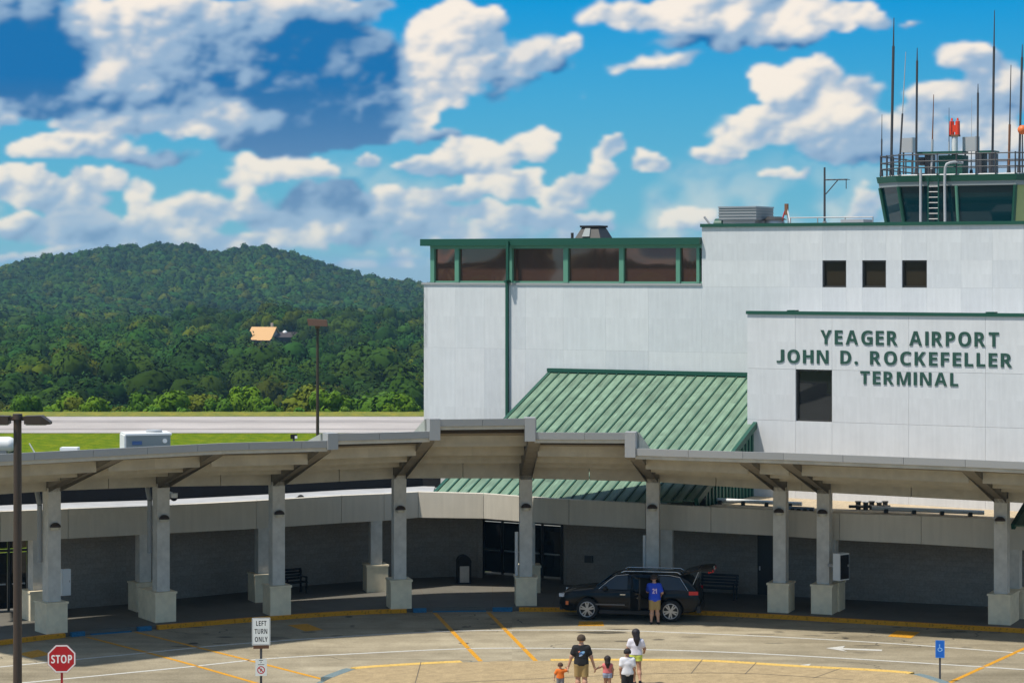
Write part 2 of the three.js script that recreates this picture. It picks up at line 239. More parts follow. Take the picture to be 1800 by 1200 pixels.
// roadway, one sheet of 48 x 48 m: patches, tyre-darkened lanes, oil, cracks
const tRoad = (() => {
  const N = 2048, S = 48, d = new Float32Array(N * N * 3), px = N / S, r = rng(5);
  for (let y = 0; y < N; y++) for (let x = 0; x < N; x++) {
    const b = fbm2(x / 260, y / 150, 5, 0, 21), m = fbm2(x / 30, y / 30, 4, 0, 22), st = fbm2(x / 300, y / 22, 3, 0, 23), g = hash2(x, y, 1), v = 178 + (b - 0.5) * 74 + (m - 0.5) * 34 + (st - 0.5) * 40 + (g - 0.5) * 34, o = (y * N + x) * 3;
    d[o] = v + 3; d[o + 1] = v - 4; d[o + 2] = v - 22;
  }
  const blot = (cx, cy, rx, ry, k, seed) => { const X = cx * px, Y = cy * px, A = rx * px, B = ry * px; for (let y = Math.floor(Y - B * 1.4); y < Y + B * 1.4; y++) for (let x = Math.floor(X - A * 1.4); x < X + A * 1.4; x++) { const q = 1 - ((x - X) / A) ** 2 - ((y - Y) / B) ** 2 + (fbm2(x / 18, y / 9, 4, 0, seed) - 0.5) * 2.2; if (q <= 0) continue; const o = ((((y % N) + N) % N) * N + (((x % N) + N) % N)) * 3, s = 1 - k * clamp(q * 1.6); d[o] *= s; d[o + 1] *= s; d[o + 2] *= s; } };
  // u = x, v = distance from the viewpoint (both in metres, modulo 48)
  for (let i = 0; i < 90; i++) blot(r() * 48, 34 + r() * 10, 0.12 + 0.5 * r(), 0.08 + 0.22 * r(), 0.18 + 0.3 * r(), i);
  for (let i = 0; i < 40; i++) blot(r() * 48, r() * 48, 0.1 + 0.4 * r(), 0.06 + 0.3 * r(), 0.12 + 0.15 * r(), i + 100);
  blot(3.1, 37.1, 0.95, 0.34, 0.5, 7); blot(3.9, 37.9, 0.6, 0.2, 0.4, 8);             // dark blotch on the middle lane
  for (let i = 0; i < 44; i++) {                                                       // cracks
    let x = r() * N, y = 30 * px + r() * 16 * px, a = r() * 6.28; const n = 80 + r() * 240;
    for (let k = 0; k < n; k++) { a += (r() - 0.5) * 0.7; x += Math.cos(a) * 1.6; y += Math.sin(a) * 0.9; for (let q = 0; q < 2; q++) { const o = ((((Math.floor(y) % N) + N) % N) * N + (((Math.floor(x) + q) % N) + N) % N) * 3; d[o] *= 0.62; d[o + 1] *= 0.62; d[o + 2] *= 0.62; } }
  }
  const t = texture(N, N, (x, y) => { const o = (y * N + x) * 3; return [d[o], d[o + 1], d[o + 2]]; }); t.repeat.set(1 / S, 1 / S); return t;
})();
const tPaint = texture(512, 512, (x, y) => { const w = fbm2(x / 14, y / 14, 4, 0, 31), v = w > 0.64 ? 165 + 40 * hash2(x, y) : 228 + (hash2(x, y) - 0.5) * 26; return [v, v, v]; });
// ---------------------------------------------------------------- materials (linear base colours)
const C = (r, g, b) => new THREE.Color().setRGB(r, g, b);
const mat = (r, g, b, rough = 0.8, o = {}) => new THREE.MeshStandardMaterial({ color: C(r, g, b), roughness: rough, metalness: 0, side: THREE.DoubleSide, ...o });
const k8 = 1 / 0.62;                                      // grain textures average about 0.62 linear
const M = {
  wall: mat(0.615 * k8, 0.628 * k8, 0.632 * k8, 0.8, { map: tiled(tStreak, 3.1), bumpMap: tiled(tRibs, 1.9, 1), bumpScale: 0.003 }),
  wallB: mat(0.60 * k8, 0.616 * k8, 0.622 * k8, 0.8, { map: tiled(tStreak, 4.3), bumpMap: tiled(tRibs, 1.9, 1), bumpScale: 0.003 }),
  wallC: mat(0.575 * k8, 0.592 * k8, 0.602 * k8, 0.8, { map: tiled(tStreak, 2.7), bumpMap: tiled(tRibs, 1.9, 1), bumpScale: 0.003 }),
  signWall: mat(0.605 * k8, 0.61 * k8, 0.618 * k8, 0.82, { map: tiled(tStreak, 3.7) }),
  signWallB: mat(0.59 * k8, 0.596 * k8, 0.606 * k8, 0.82, { map: tiled(tStreak, 2.9) }),
  core: mat(0.30, 0.31, 0.31, 0.9),
  greenTrim: mat(0.006, 0.072, 0.045, 0.5), greenPale: mat(0.10, 0.27, 0.185, 0.55), greenDark: mat(0.008, 0.07, 0.05, 0.5),
  roofA: mat(0.15 * k8, 0.23 * k8, 0.162 * k8, 0.5, { map: tiled(tRoof, 3) }), roofB: mat(0.138 * k8, 0.215 * k8, 0.15 * k8, 0.52, { map: tiled(tRoof, 4.3) }), seam: mat(0.012, 0.075, 0.045, 0.55),
  letter: mat(0.014, 0.068, 0.048, 0.6),
  brownGlass: mat(0.25, 0.135, 0.105, 0.03, { metalness: 0.75 }), darkGlass: mat(0.012, 0.013, 0.014, 0.03), frameDark: mat(0.03, 0.028, 0.025, 0.5), towerGlass: new THREE.MeshPhysicalMaterial({ color: C(0.004, 0.03, 0.038), roughness: 0.04, specularIntensity: 0.55, side: THREE.DoubleSide }),
  canopyMetal: mat(0.33, 0.335, 0.335, 0.6), canopyTop: mat(0.36 * k8, 0.37 * k8, 0.33 * k8, 0.6, { map: tiled(tGrain, 3) }), soffit: mat(0.52 * k8, 0.475 * k8, 0.385 * k8, 0.85, { map: tiled(tGrain, 2.3) }), bracket: mat(0.22 * k8, 0.20 * k8, 0.165 * k8, 0.8, { map: tiled(tGrain, 1.7) }),
  column: mat(0.60 * k8, 0.575 * k8, 0.52 * k8, 0.8, { map: tiled(tGrain, 1.4) }), pedestal: mat(0.82 * k8, 0.70 * k8, 0.49 * k8, 0.85, { map: tiled(tGrain, 1.9) }), beam: mat(0.60 * k8, 0.545 * k8, 0.45 * k8, 0.85, { map: tiled(tStreak, 4.7) }), beamB: mat(0.585 * k8, 0.535 * k8, 0.445 * k8, 0.85, { map: tiled(tStreak, 3.9) }),
  block: mat(0.30 * k8, 0.26 * k8, 0.215 * k8, 0.9, { map: tiled(tBlock, 1.6), bumpMap: tiled(tBlockBump, 1.6), bumpScale: 0.003 }),
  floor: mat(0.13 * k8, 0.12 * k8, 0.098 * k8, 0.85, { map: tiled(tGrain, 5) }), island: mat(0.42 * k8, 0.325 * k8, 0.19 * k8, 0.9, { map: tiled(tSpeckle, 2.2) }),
  road: mat(0.25 / 0.42, 0.23 / 0.42, 0.195 / 0.42, 0.92, { map: tRoad }), membrane: mat(0.42 * k8, 0.42 * k8, 0.42 * k8, 0.7, { map: tiled(tGrain, 4) }), gravel: mat(0.52 * k8, 0.43 * k8, 0.31 * k8, 0.95, { map: tiled(tSpeckle, 1.3) }), black: mat(0.006, 0.006, 0.007, 0.95), deckShade: mat(0.25, 0.22, 0.17, 0.9), shadeGap: mat(0.035, 0.026, 0.018, 0.9), jointDark: mat(0.13, 0.105, 0.075, 0.95),
  yellow: mat(0.80, 0.37, 0.012, 0.75, { map: tiled(tPaint, 1.3) }), kerbYellow: mat(0.86, 0.36, 0.006, 0.75, { map: tiled(tPaint, 2.1) }), islandYellow: mat(0.86, 0.55, 0.13, 0.8, { map: tiled(tPaint, 1.7) }), blue: mat(0.02, 0.19, 0.36, 0.75, { map: tiled(tPaint, 0.9) }), paleBlue: mat(0.20, 0.27, 0.28, 0.8, { map: tiled(tPaint, 1.1) }), white: mat(0.72, 0.70, 0.64, 0.8, { map: tiled(tPaint, 0.7) }), concrete: mat(0.42 * k8, 0.40 * k8, 0.36 * k8, 0.9, { map: tiled(tGrain, 1.5) }),
  runway: mat(0.42 * k8, 0.375 * k8, 0.345 * k8, 0.9, { map: tiled(tGrain, 40) }), runwayDark: mat(0.32 * k8, 0.285 * k8, 0.265 * k8, 0.9, { map: tiled(tGrain, 23) }), grass: new THREE.MeshPhysicalMaterial({ color: C(0.34, 0.345, 0.02), roughness: 1, specularIntensity: 0.1, side: THREE.DoubleSide, map: tiled(tGrass, 7) }), grassDry: mat(0.50, 0.36, 0.03, 0.95, { map: tiled(tGrass, 9) }), earth: mat(0.07, 0.11, 0.03, 0.95),
  steel: mat(0.45, 0.46, 0.47, 0.4, { metalness: 0.6 }), galvanised: mat(0.36, 0.36, 0.36, 0.5, { metalness: 0.4 }), bronze: mat(0.055, 0.035, 0.025, 0.5), rust: mat(0.20, 0.09, 0.045, 0.7), whitePaint: mat(0.74, 0.75, 0.74, 0.5), greyPaint: mat(0.24, 0.27, 0.27, 0.55), red: mat(0.45, 0.01, 0.015, 0.45), orange: mat(0.75, 0.16, 0.03, 0.5), mast: mat(0.06, 0.06, 0.065, 0.5), mastPale: mat(0.42, 0.43, 0.44, 0.5), lens: mat(0.55, 0.52, 0.42, 0.4),
  blind: mat(0.30, 0.36, 0.14, 0.4),
  beacon: mat(0.75, 0.06, 0.02, 0.4),
  wood: mat(0.10, 0.06, 0.03, 0.8), bark: mat(0.06, 0.045, 0.03, 0.9),
};
// ---------------------------------------------------------------- terrain
const pl = (pts, x) => { if (x <= pts[0][0]) return pts[0][1]; for (let i = 1; i < pts.length; i++) if (x <= pts[i][0]) return mix(pts[i - 1][1], pts[i][1], (x - pts[i - 1][0]) / (pts[i][0] - pts[i - 1][0])); return pts[pts.length - 1][1]; };
const ridge = [[-700, 515], [-350, 500], [-150, 492], [0, 479], [60, 464], [110, 457], [200, 444], [290, 438], [330, 441], [385, 451], [420, 444], [460, 439], [500, 448], [560, 470], [620, 489], [680, 502], [745, 510], [900, 500], [1200, 490], [1600, 505], [2200, 480], [2600, 500]];
function terrainH(x, z) {
  const r = Math.hypot(x, z), D = -z, wave = (vn2(x / 90 + 50, z / 90 + 50) - 0.5) * 5 + (vn2(x / 31, z / 31 + 9) - 0.5) * 2;
  const front = D > 40 && Math.abs(x / D) < 0.45;
  const near = r < 110 ? -0.4 : mix(-0.4, -5, sstep(110, 124, r));
  const hills = mix(-30, 24, sstep(600, 1900, r)) * (0.75 + 0.5 * vn2(x / 420 + 7, z / 420 + 3)) + wave;
  const round = r < 300 ? near : mix(near, hills, sstep(300, 700, r)) - 170 * sstep(2300, 4200, r);
  if (!front) return round;
  const px = 900 + FOCAL * x / D, w = sstep(200, 330, px), rh = EYE - (pl(ridge, px) + 15 - HORIZON) * 2000 / FOCAL;
  const st = [[296, -5], [330, -12.5], [420, -25], [560, -23], [700, -23.5], [850, -21], [1000, mix(-24, -17.5, w)], [1120, mix(-25, -36, w)], [1350, mix(-25.5, -44, w)], [1550, -23], [2000, rh], [2300, rh - 30], [3000, -110], [4200, -170]];
  let h = r < 124 ? near : D < 296 ? -5 : pl(st, D);
  if (D > 340) h += wave * sstep(340, 600, D) * 0.55;
  h += 6.6 * Math.exp(-(((px - 482) / 62) ** 2) - ((D - 850) / 60) ** 2);
  return mix(h, round, sstep(0.33, 0.45, Math.abs(x / D)));
}
{
  const rs = [0, 30, 60, 90, 108, 112, 116, 120, 124, 140, 180, 220, 260, 285, 294, 297, 302, 310, 320, 335, 360, 400, 450]; for (let r = 500; r < 2400; r += 50) rs.push(r); rs.push(2600, 3000, 3600, 4600, 7000);
  const az = []; for (let a = -180; a < 180; a += Math.abs(a + 0.01) < 20 ? 0.6 : 4) az.push(a * Math.PI / 180);
  const pos = [], idx = [], n = az.length;
  for (const r of rs) for (const a of az) { const D = Math.abs(a) < 0.4 ? r : r * Math.cos(a), x = Math.abs(a) < 0.4 ? r * Math.tan(a) : r * Math.sin(a); pos.push(x, r > 5000 ? -220 : terrainH(x, -D), -D); }
  for (let i = 0; i + 1 < rs.length; i++) for (let k = 0; k < n; k++) { const a = i * n + k, b = i * n + (k + 1) % n, c = a + n, d = b + n; idx.push(a, b, c, b, d, c); }
  const g = new THREE.BufferGeometry(); g.setAttribute('position', new THREE.BufferAttribute(new Float32Array(pos), 3)); g.setIndex(idx); g.computeVertexNormals();
  if (g.attributes.normal.getY(5) < 0) { idx.reverse(); g.setIndex(idx); g.computeVertexNormals(); }
  struct('ground', g, M.earth);
}
// airfield behind the terminal: dry verge, runway, mown grass
const strip = (name, D0, D1, y, m) => struct(name, sheet([V3(-210, 0, -D0), V3(60, 0, -D0), V3(60, 0, -D1), V3(-210, 0, -D1)], y), m);
strip('airfield_grass', 126, 296, -4.94, M.grass);
const runway = strip('runway', 258.5, 287, -4.9, M.runway);
strip('grass_verge', 287.2, 296.2, -4.88, M.grassDry);
for (const [D0, D1, m, nm] of [[276, 280.5, M.runwayDark, 'tyre_marked_strip'], [259.6, 260.2, M.white, 'edge_line'], [285.6, 286.2, M.white, 'edge_line'], [264, 265.5, M.runwayDark, 'tyre_marked_strip']]) Wd(nm, sheet([V3(-210, 0, -D0), V3(60, 0, -D0), V3(60, 0, -D1), V3(-210, 0, -D1)], -4.88), m, runway);

// ---------------------------------------------------------------- roadway, kerbs, footway
const road = struct('road', sheet([V3(-60, 0, -42), V3(60, 0, -42), V3(60, 0, -101), V3(-60, 0, -101)], 0), M.road);
const kerbRaw = [[-260, 1164], [-120, 1148], [0, 1134], [120, 1120], [270, 1107.5], [470, 1091], [600, 1082], [720, 1077], [810, 1075.3], [900, 1075], [1000, 1075.6], [1120, 1078], [1253, 1082], [1500, 1095.5], [1800, 1113], [2060, 1130]].map(([x, y]) => groundAt(x, y));
const kerbLine = along(kerbRaw, 0.25), pxOf = (p) => 900 + FOCAL * p.x / -p.z, slice = (pts, a, b) => pts.filter((p) => pxOf(p) >= a && pxOf(p) <= b);
const offsetLine = (pts, d) => pts.map((p, i) => { const t = pts[Math.min(i + 1, pts.length - 1)].clone().sub(pts[Math.max(i - 1, 0)]).setY(0).normalize(); return V3(p.x - -t.z * d, p.y, p.z - t.x * d); });   // d > 0: away from the viewer
const kerbIn = offsetLine(kerbLine, 0.2);
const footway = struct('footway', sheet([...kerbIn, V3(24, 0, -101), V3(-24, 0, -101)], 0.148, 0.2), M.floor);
function kerbPiece(pts, h, m, parent, name = 'kerb', w = 0.2) {
  const inn = offsetLine(pts, w);
  Wd(name, loft(pts.map((p, i) => [V3(p.x, -0.02, p.z), V3(p.x, h - 0.03, p.z), V3(mix(p.x, inn[i].x, 0.12), h, mix(p.z, inn[i].z, 0.12)), V3(inn[i].x, h, inn[i].z), V3(inn[i].x, -0.02, inn[i].z)])), m, parent);
}
const kerbRun = (a, b, m, h0 = 0.152) => { const pts = slice(kerbLine, a, b), per = 12; for (let i = 0; i + 1 < pts.length; i += per) { const s = pts.slice(i, i + per + 1).map((p) => p.clone()); if (s.length < 2) break; if (i + per < pts.length - 1) s[s.length - 1].lerp(s[s.length - 2], 0.06); kerbPiece(s, h0, m, footway); } };
kerbRun(-260, 117, M.kerbYellow); kerbRun(117, 150, M.blue); kerbRun(150, 235, M.blue, 0.03); kerbRun(235, 270, M.blue); kerbRun(270, 718, M.kerbYellow); kerbRun(718, 760, M.blue); kerbRun(760, 862, M.blue, 0.03); kerbRun(862, 903, M.blue); kerbRun(903, 2060, M.kerbYellow);
// dropped kerbs: ramps down to the carriageway
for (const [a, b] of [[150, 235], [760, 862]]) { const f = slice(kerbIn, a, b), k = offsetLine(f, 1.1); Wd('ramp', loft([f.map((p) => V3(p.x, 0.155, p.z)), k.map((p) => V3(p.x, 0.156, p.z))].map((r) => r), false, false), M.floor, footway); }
// joints across the footway slabs
for (let i = 8; i < kerbIn.length - 8; i += 9) { const a = kerbIn[i], b = offsetLine(kerbIn, 6)[i]; Wd('slab_joint', ribbon([a, b], 0.025, 0.1505), M.jointDark, footway); }
// island in the foreground
const islandLine = along([[520, 1222], [560, 1199], [585, 1189], [612, 1181], [700, 1174], [840, 1167], [956, 1165.5], [1100, 1165], [1250, 1167], [1400, 1176], [1608, 1189], [1650, 1199], [1690, 1215], [1720, 1240]].map(([x, y]) => groundAt(x, y)), 0.25);
const isl = struct('traffic_island', sheet([...islandLine.map((p, i) => offsetLine(islandLine, -0.40)[i]), V3(12.5, 0, -56), V3(-6, 0, -56)], 0.148, 0.2), M.island);
for (const [a, b, m, h] of [[500, 560, M.paleBlue, 0.05], [560, 614, M.paleBlue, 0.152], [614, 812, M.islandYellow, 0.152], [812, 862, M.paleBlue, 0.1], [862, 955, M.paleBlue, 0.04], [955, 1612, M.islandYellow, 0.152], [1612, 1760, M.paleBlue, 0.14]]) {
  const pts = slice(islandLine, a, b), per = 12;
  for (let i = 0; i + 1 < pts.length; i += per) { const s = pts.slice(i, i + per + 1).map((p) => p.clone()); if (s.length < 2) break; if (i + per < pts.length - 1) s[s.length - 1].lerp(s[s.length - 2], 0.05); kerbPiece(s, h, m, isl, 'kerb', -0.42); }
}
Wd('slab_joint', ribbon(along([[700, 1212], [900, 1203], [1100, 1194], [1200, 1191], [1320, 1192], [1500, 1203]].map(([x, y]) => groundAt(x, y)), 0.4), 0.05, 0.153), M.jointDark, isl);
for (const [a, b] of [[[740, 1171], [728, 1215]], [[1235, 1167], [1215, 1192]], [[1330, 1172], [1310, 1193]], [[1480, 1182], [1430, 1200]]]) Wd('slab_joint', ribbon([groundAt(...a), groundAt(...b)], 0.03, 0.153), M.jointDark, isl);
// painted markings
const paint = (name, pts, w, m) => Wd(name, ribbon(along(pts.map(([x, y]) => groundAt(x, y)), 0.5), w, 0.005), m, road);
paint('lane_line', [[-60, 1178], [0, 1172], [247, 1148], [400, 1133], [600, 1119], [786, 1109.5], [900, 1107.3], [1103, 1108.5], [1200, 1112], [1400, 1121], [1600, 1133], [1850, 1152]], 0.16, M.white);
paint('lane_line', [[30, 1201], [330, 1172], [465, 1158], [640, 1148], [816, 1140], [917, 1139], [1100, 1141], [1250, 1145], [1450, 1155], [1729, 1172], [1850, 1180]], 0.16, M.white);
paint('crossing_line', [[764, 1077], [856, 1174]], 0.16, M.yellow); paint('crossing_line', [[858, 1076], [953, 1173]], 0.16, M.yellow);
paint('crossing_line', [[152, 1119.5], [300, 1158], [452, 1201]], 0.16, M.yellow); paint('crossing_line', [[238, 1111], [400, 1151], [580, 1197]], 0.16, M.yellow);
paint('crossing_line', [[1660, 1204], [1820, 1131]], 0.16, M.yellow);
const patch = (name, c, m) => Wd(name, sheet(c.map(([x, y]) => groundAt(x, y)), 0.006), m, road);
patch('yellow_square', [[30, 1149], [55, 1156.5], [90, 1150], [66, 1142]], M.yellow); patch('yellow_square', [[505, 1098.5], [536, 1109.5], [568, 1107], [540, 1096]], M.yellow); patch('yellow_square', [[1018, 1092], [1016, 1100], [1062, 1100], [1060, 1092]], M.yellow);
patch('yellow_square', [[1561, 1118.5], [1602, 1121.5], [1618, 1111], [1577, 1108]], M.yellow);
for (const [x, y] of [[1502, 1140.5], [1442, 1172]]) {
  const dx = (u) => x + u;
  patch('lane_arrow', [[dx(-50), y - 1.5], [dx(-16), y - 5.5], [dx(-20), y - 1.6], [dx(50), y + 1.2], [dx(48), y + 3.6], [dx(-22), y + 1], [dx(-12), y + 4.6]], M.white);
}
// ---------------------------------------------------------------- low arcade wing along the kerb
const beamPts = [[-60, 86, 902, 955], [0, 86.6, 899, 952], [119, 87.8, 894.5, 946.5], [260, 89.6, 890, 939], [450, 91.8, 880, 929], [600, 94, 871, 919], [675, 95, 868, 915], [735, 96, 864.5, 909.5], [850, 95.5, 867.5, 911], [925, 94.6, 873, 917], [1000, 93.6, 878, 922], [1135, 92.3, 885, 929], [1250, 91.4, 891, 935.5], [1375, 90.3, 897, 942], [1476, 89.4, 902, 949], [1620, 88.6, 907, 956], [1750, 87.9, 912.5, 964], [1860, 87.2, 917, 970]];
const bm = beamPts.map(([px, D, yt, yb]) => ({ p: on(px, D), t: EYE - (yt - HORIZON) * D / FOCAL, b: EYE - (yb - HORIZON) * D / FOCAL, px }));
const wallPts = [[-60, 88.4], [119, 90], [221, 91.2], [303, 92.6], [433, 94.7], [539, 96.6], [634, 97.9], [714, 98.8], [790, 99.4], [850, 99], [990, 96.9], [1250, 94.6], [1332, 93.9], [1495, 92.5], [1737, 90.6], [1860, 89.8]].map(([px, D]) => on(px, D));
const arcade = thing('arcade_building', 'low curved arcade wing of painted grey concrete behind the kerbside columns', 'building', on(735, 96));
const back = (p, d) => { const l = p.clone().setY(0).normalize(); return V3(p.x, p.y, p.z - d); };
// front beam, a slab for each bay
for (let i = 0; i + 1 < bm.length; i++) {
  const a = bm[i], b = bm[i + 1], e = 0.008 / a.p.distanceTo(b.p), A = a.p.clone().lerp(b.p, e), B = b.p.clone().lerp(a.p, e);
  const ring = (q, t, lo) => [V3(q.x, lo, q.z), V3(q.x, t, q.z), V3(q.x, t, q.z - 0.35), V3(q.x, lo, q.z - 0.35)];
  Wd('fascia_beam', loft([ring(A, a.t, a.b), ring(B, b.t, b.b)]), i % 2 ? M.beam : M.beamB, arcade);
}
const beamAt = (px) => { for (let i = 0; i + 1 < bm.length; i++) if (px <= bm[i + 1].px) { const k = (px - bm[i].px) / (bm[i + 1].px - bm[i].px); return { p: bm[i].p.clone().lerp(bm[i + 1].p, k), t: mix(bm[i].t, bm[i + 1].t, k), b: mix(bm[i].b, bm[i + 1].b, k) }; } return bm[bm.length - 1]; };
// back wall with openings for the doors
const wallAt = (px) => { for (let i = 0; i + 1 < wallPts.length; i++) if (px <= pxOf(wallPts[i + 1])) { const a = wallPts[i], b = wallPts[i + 1], k = (px - pxOf(a)) / (pxOf(b) - pxOf(a)); return a.clone().lerp(b, k); } return wallPts[wallPts.length - 1].clone(); };
const wallRun = (a, b) => { const xs = [a, ...wallPts.map(pxOf).filter((x) => x > a + 2 && x < b - 2), b]; Wd('block_wall', loft(xs.map((x) => { const q = wallAt(x); return [V3(q.x, 0.14, q.z), V3(q.x, 3.3, q.z), V3(q.x, 3.3, q.z - 0.3), V3(q.x, 0.14, q.z - 0.3)]; })), M.block, arcade); };
wallRun(77, 848); wallRun(991, 1332); wallRun(1361, 1860);
function entrance(a, b, panes, deep, head = 3.0) {
  const A = wallAt(a), B = wallAt(b); A.z -= deep; B.z -= deep;
  const d = B.clone().sub(A), len = d.length(), ang = Math.atan2(-d.z, d.x);
  const e = new THREE.Group(); e.name = 'entrance_doors'; arcade.add(e); e.position.copy(arcade.worldToLocal(A.clone().setY(0.15))); e.rotation.y = ang; e.updateMatrixWorld(true);
  const dark = L('door_frame', merge([box(len, 0.12, 0.1, len / 2, head - 0.06, 0), box(len, 0.1, 0.1, len / 2, 2.25, 0), ...Array.from({ length: panes + 1 }, (_, i) => box(0.08, head, 0.1, clamp(i / panes * len, 0.04, len - 0.04), head / 2, 0))]), M.frameDark, e);
  for (let i = 0; i < panes; i++) { const w = len / panes; L('door_pane', box(w - 0.1, 2.1, 0.02, (i + 0.5) * w, 1.12, -0.03), M.darkGlass, e); L('transom_pane', box(w - 0.1, head - 2.45, 0.02, (i + 0.5) * w, (head + 2.2) / 2, -0.03), M.darkGlass, e); L('push_bar', box(w - 0.25, 0.05, 0.06, (i + 0.5) * w, 1.0, 0.05), M.steel, e); }
  for (const q of [0, 1]) { const p = q ? B : A; Wd('reveal', boxB(0.2, 3.15, deep + 0.1, p.x + (q ? 0.1 : -0.1), 0.15, p.z + deep / 2), M.block, arcade); }
  return e;
}
entrance(-60, 77, 4, 0.5); entrance(848, 991, 4, 1.6);
{ // narrow metal service door on the right
  const A = wallAt(1332), B = wallAt(1361); Wd('service_door', loft([A, B].map((q) => [V3(q.x, 0.15, q.z - 0.12), V3(q.x, 3.2, q.z - 0.12), V3(q.x, 3.2, q.z - 0.2), V3(q.x, 0.15, q.z - 0.2)])), M.frameDark, arcade);
  Wd('door_handle', boxB(0.05, 0.16, 0.08, mix(A.x, B.x, 0.15), 1.1, mix(A.z, B.z, 0.15) - 0.1), M.steel, arcade);
}
// ceiling and flat roof
const wallBack = wallPts.map((p) => V3(p.x * 1.0, 0, p.z - 0.25)).reverse(), front = bm.map((b) => V3(b.p.x, 0, b.p.z - 0.33));
Wd('ceiling', sheet([...front, ...wallBack], 3.28, 0.08), M.soffit, arcade);
const roofStrip = (px0, px1, dBack, drop, m, name, zBack) => { const xs = [px0, ...bm.map((b) => b.px).filter((x) => x > px0 + 3 && x < px1 - 3), px1]; Wd(name, loft(xs.map((x) => { const q = beamAt(x); return [V3(q.p.x, q.t - drop - 0.2, q.p.z - 0.3), V3(q.p.x, q.t - drop, q.p.z - 0.3), V3(q.p.x, q.t - drop, q.p.z - dBack), V3(q.p.x, q.t - drop - 0.2, q.p.z - dBack)]; })), m, arcade); };
roofStrip(-60, 760, 3.4, 0.06, M.membrane, 'flat_roof'); roofStrip(1185, 1860, 9, 0.12, M.gravel, 'gravel_roof'); roofStrip(760, 1185, 4, 0.35, M.membrane, 'flat_roof');
// dark upstand behind the left-hand roof and the pale roof beyond it
{ const xs = [-60, 0, 119, 260, 450, 600, 675, 735, 770]; const r = xs.map((x) => { const q = beamAt(x), z = q.p.z - 3.2; return [V3(q.p.x, q.t - 0.1, z), V3(q.p.x, q.t + 0.6, z), V3(q.p.x, q.t + 0.6, z - 0.25), V3(q.p.x, q.t - 0.1, z - 0.25)]; }); Wd('upstand', loft(r), M.black, arcade);
  Wd('rear_roof', loft(xs.map((x) => { const q = beamAt(x), z = q.p.z - 3.45; return [V3(q.p.x, q.t + 0.3, z), V3(q.p.x, q.t + 0.5, z), V3(q.p.x - 1, q.t + 0.55, z - 9), V3(q.p.x - 1, q.t + 0.3, z - 9)]; })), M.membrane, arcade); }
// ---------------------------------------------------------------- kerbside canopy: columns, brackets, stepped roofs
const cols = [  // px, distance, facing angle (degrees, + turns to the right), top of column, block depth
  [-175, 80.8, 38, 5.25], [90, 84.3, 35, 5.25], [282.5, 87, 30, 5.15], [486, 88.7, 24, 5.06], [701, 90.4, 14, 5.16], [924, 91.2, 3, 5.08], [1148.5, 90.9, -10, 4.98], [1373, 89.4, -20, 4.8], [1450, 89, -22, 4.75], [1762, 86.4, -24, 4.66], [2090, 83.4, -24, 4.6]].map(([px, D, a, h]) => { const t = a * Math.PI / 180, n = V3(Math.sin(t), 0, Math.cos(t)); return { p: on(px, D), n, t: V3(n.z, 0, -n.x), a: t, h, px }; });
const REACH = 5.6;
const canopy = thing('kerbside_canopy', 'long stepped grey canopy on columns reaching out over the kerbside lane', 'canopy', cols[5].p);
const rh = (c, r, h, s = 0) => V3(c.p.x + c.n.x * r + c.t.x * s, h, c.p.z + c.n.z * r + c.t.z * s);
const between = (a, b, k) => ({ p: a.p.clone().lerp(b.p, k), n: a.n.clone().lerp(b.n, k).normalize(), t: a.t.clone().lerp(b.t, k).normalize(), h: mix(a.h, b.h, k) });
const sections = [[0, 3, 6.98, 6.93], [3, 4, 7.16, 7.16], [4, 5, 7.58, 7.58], [5, 6, 7.08, 7.08], [6, 10, 6.52, 6.42]];
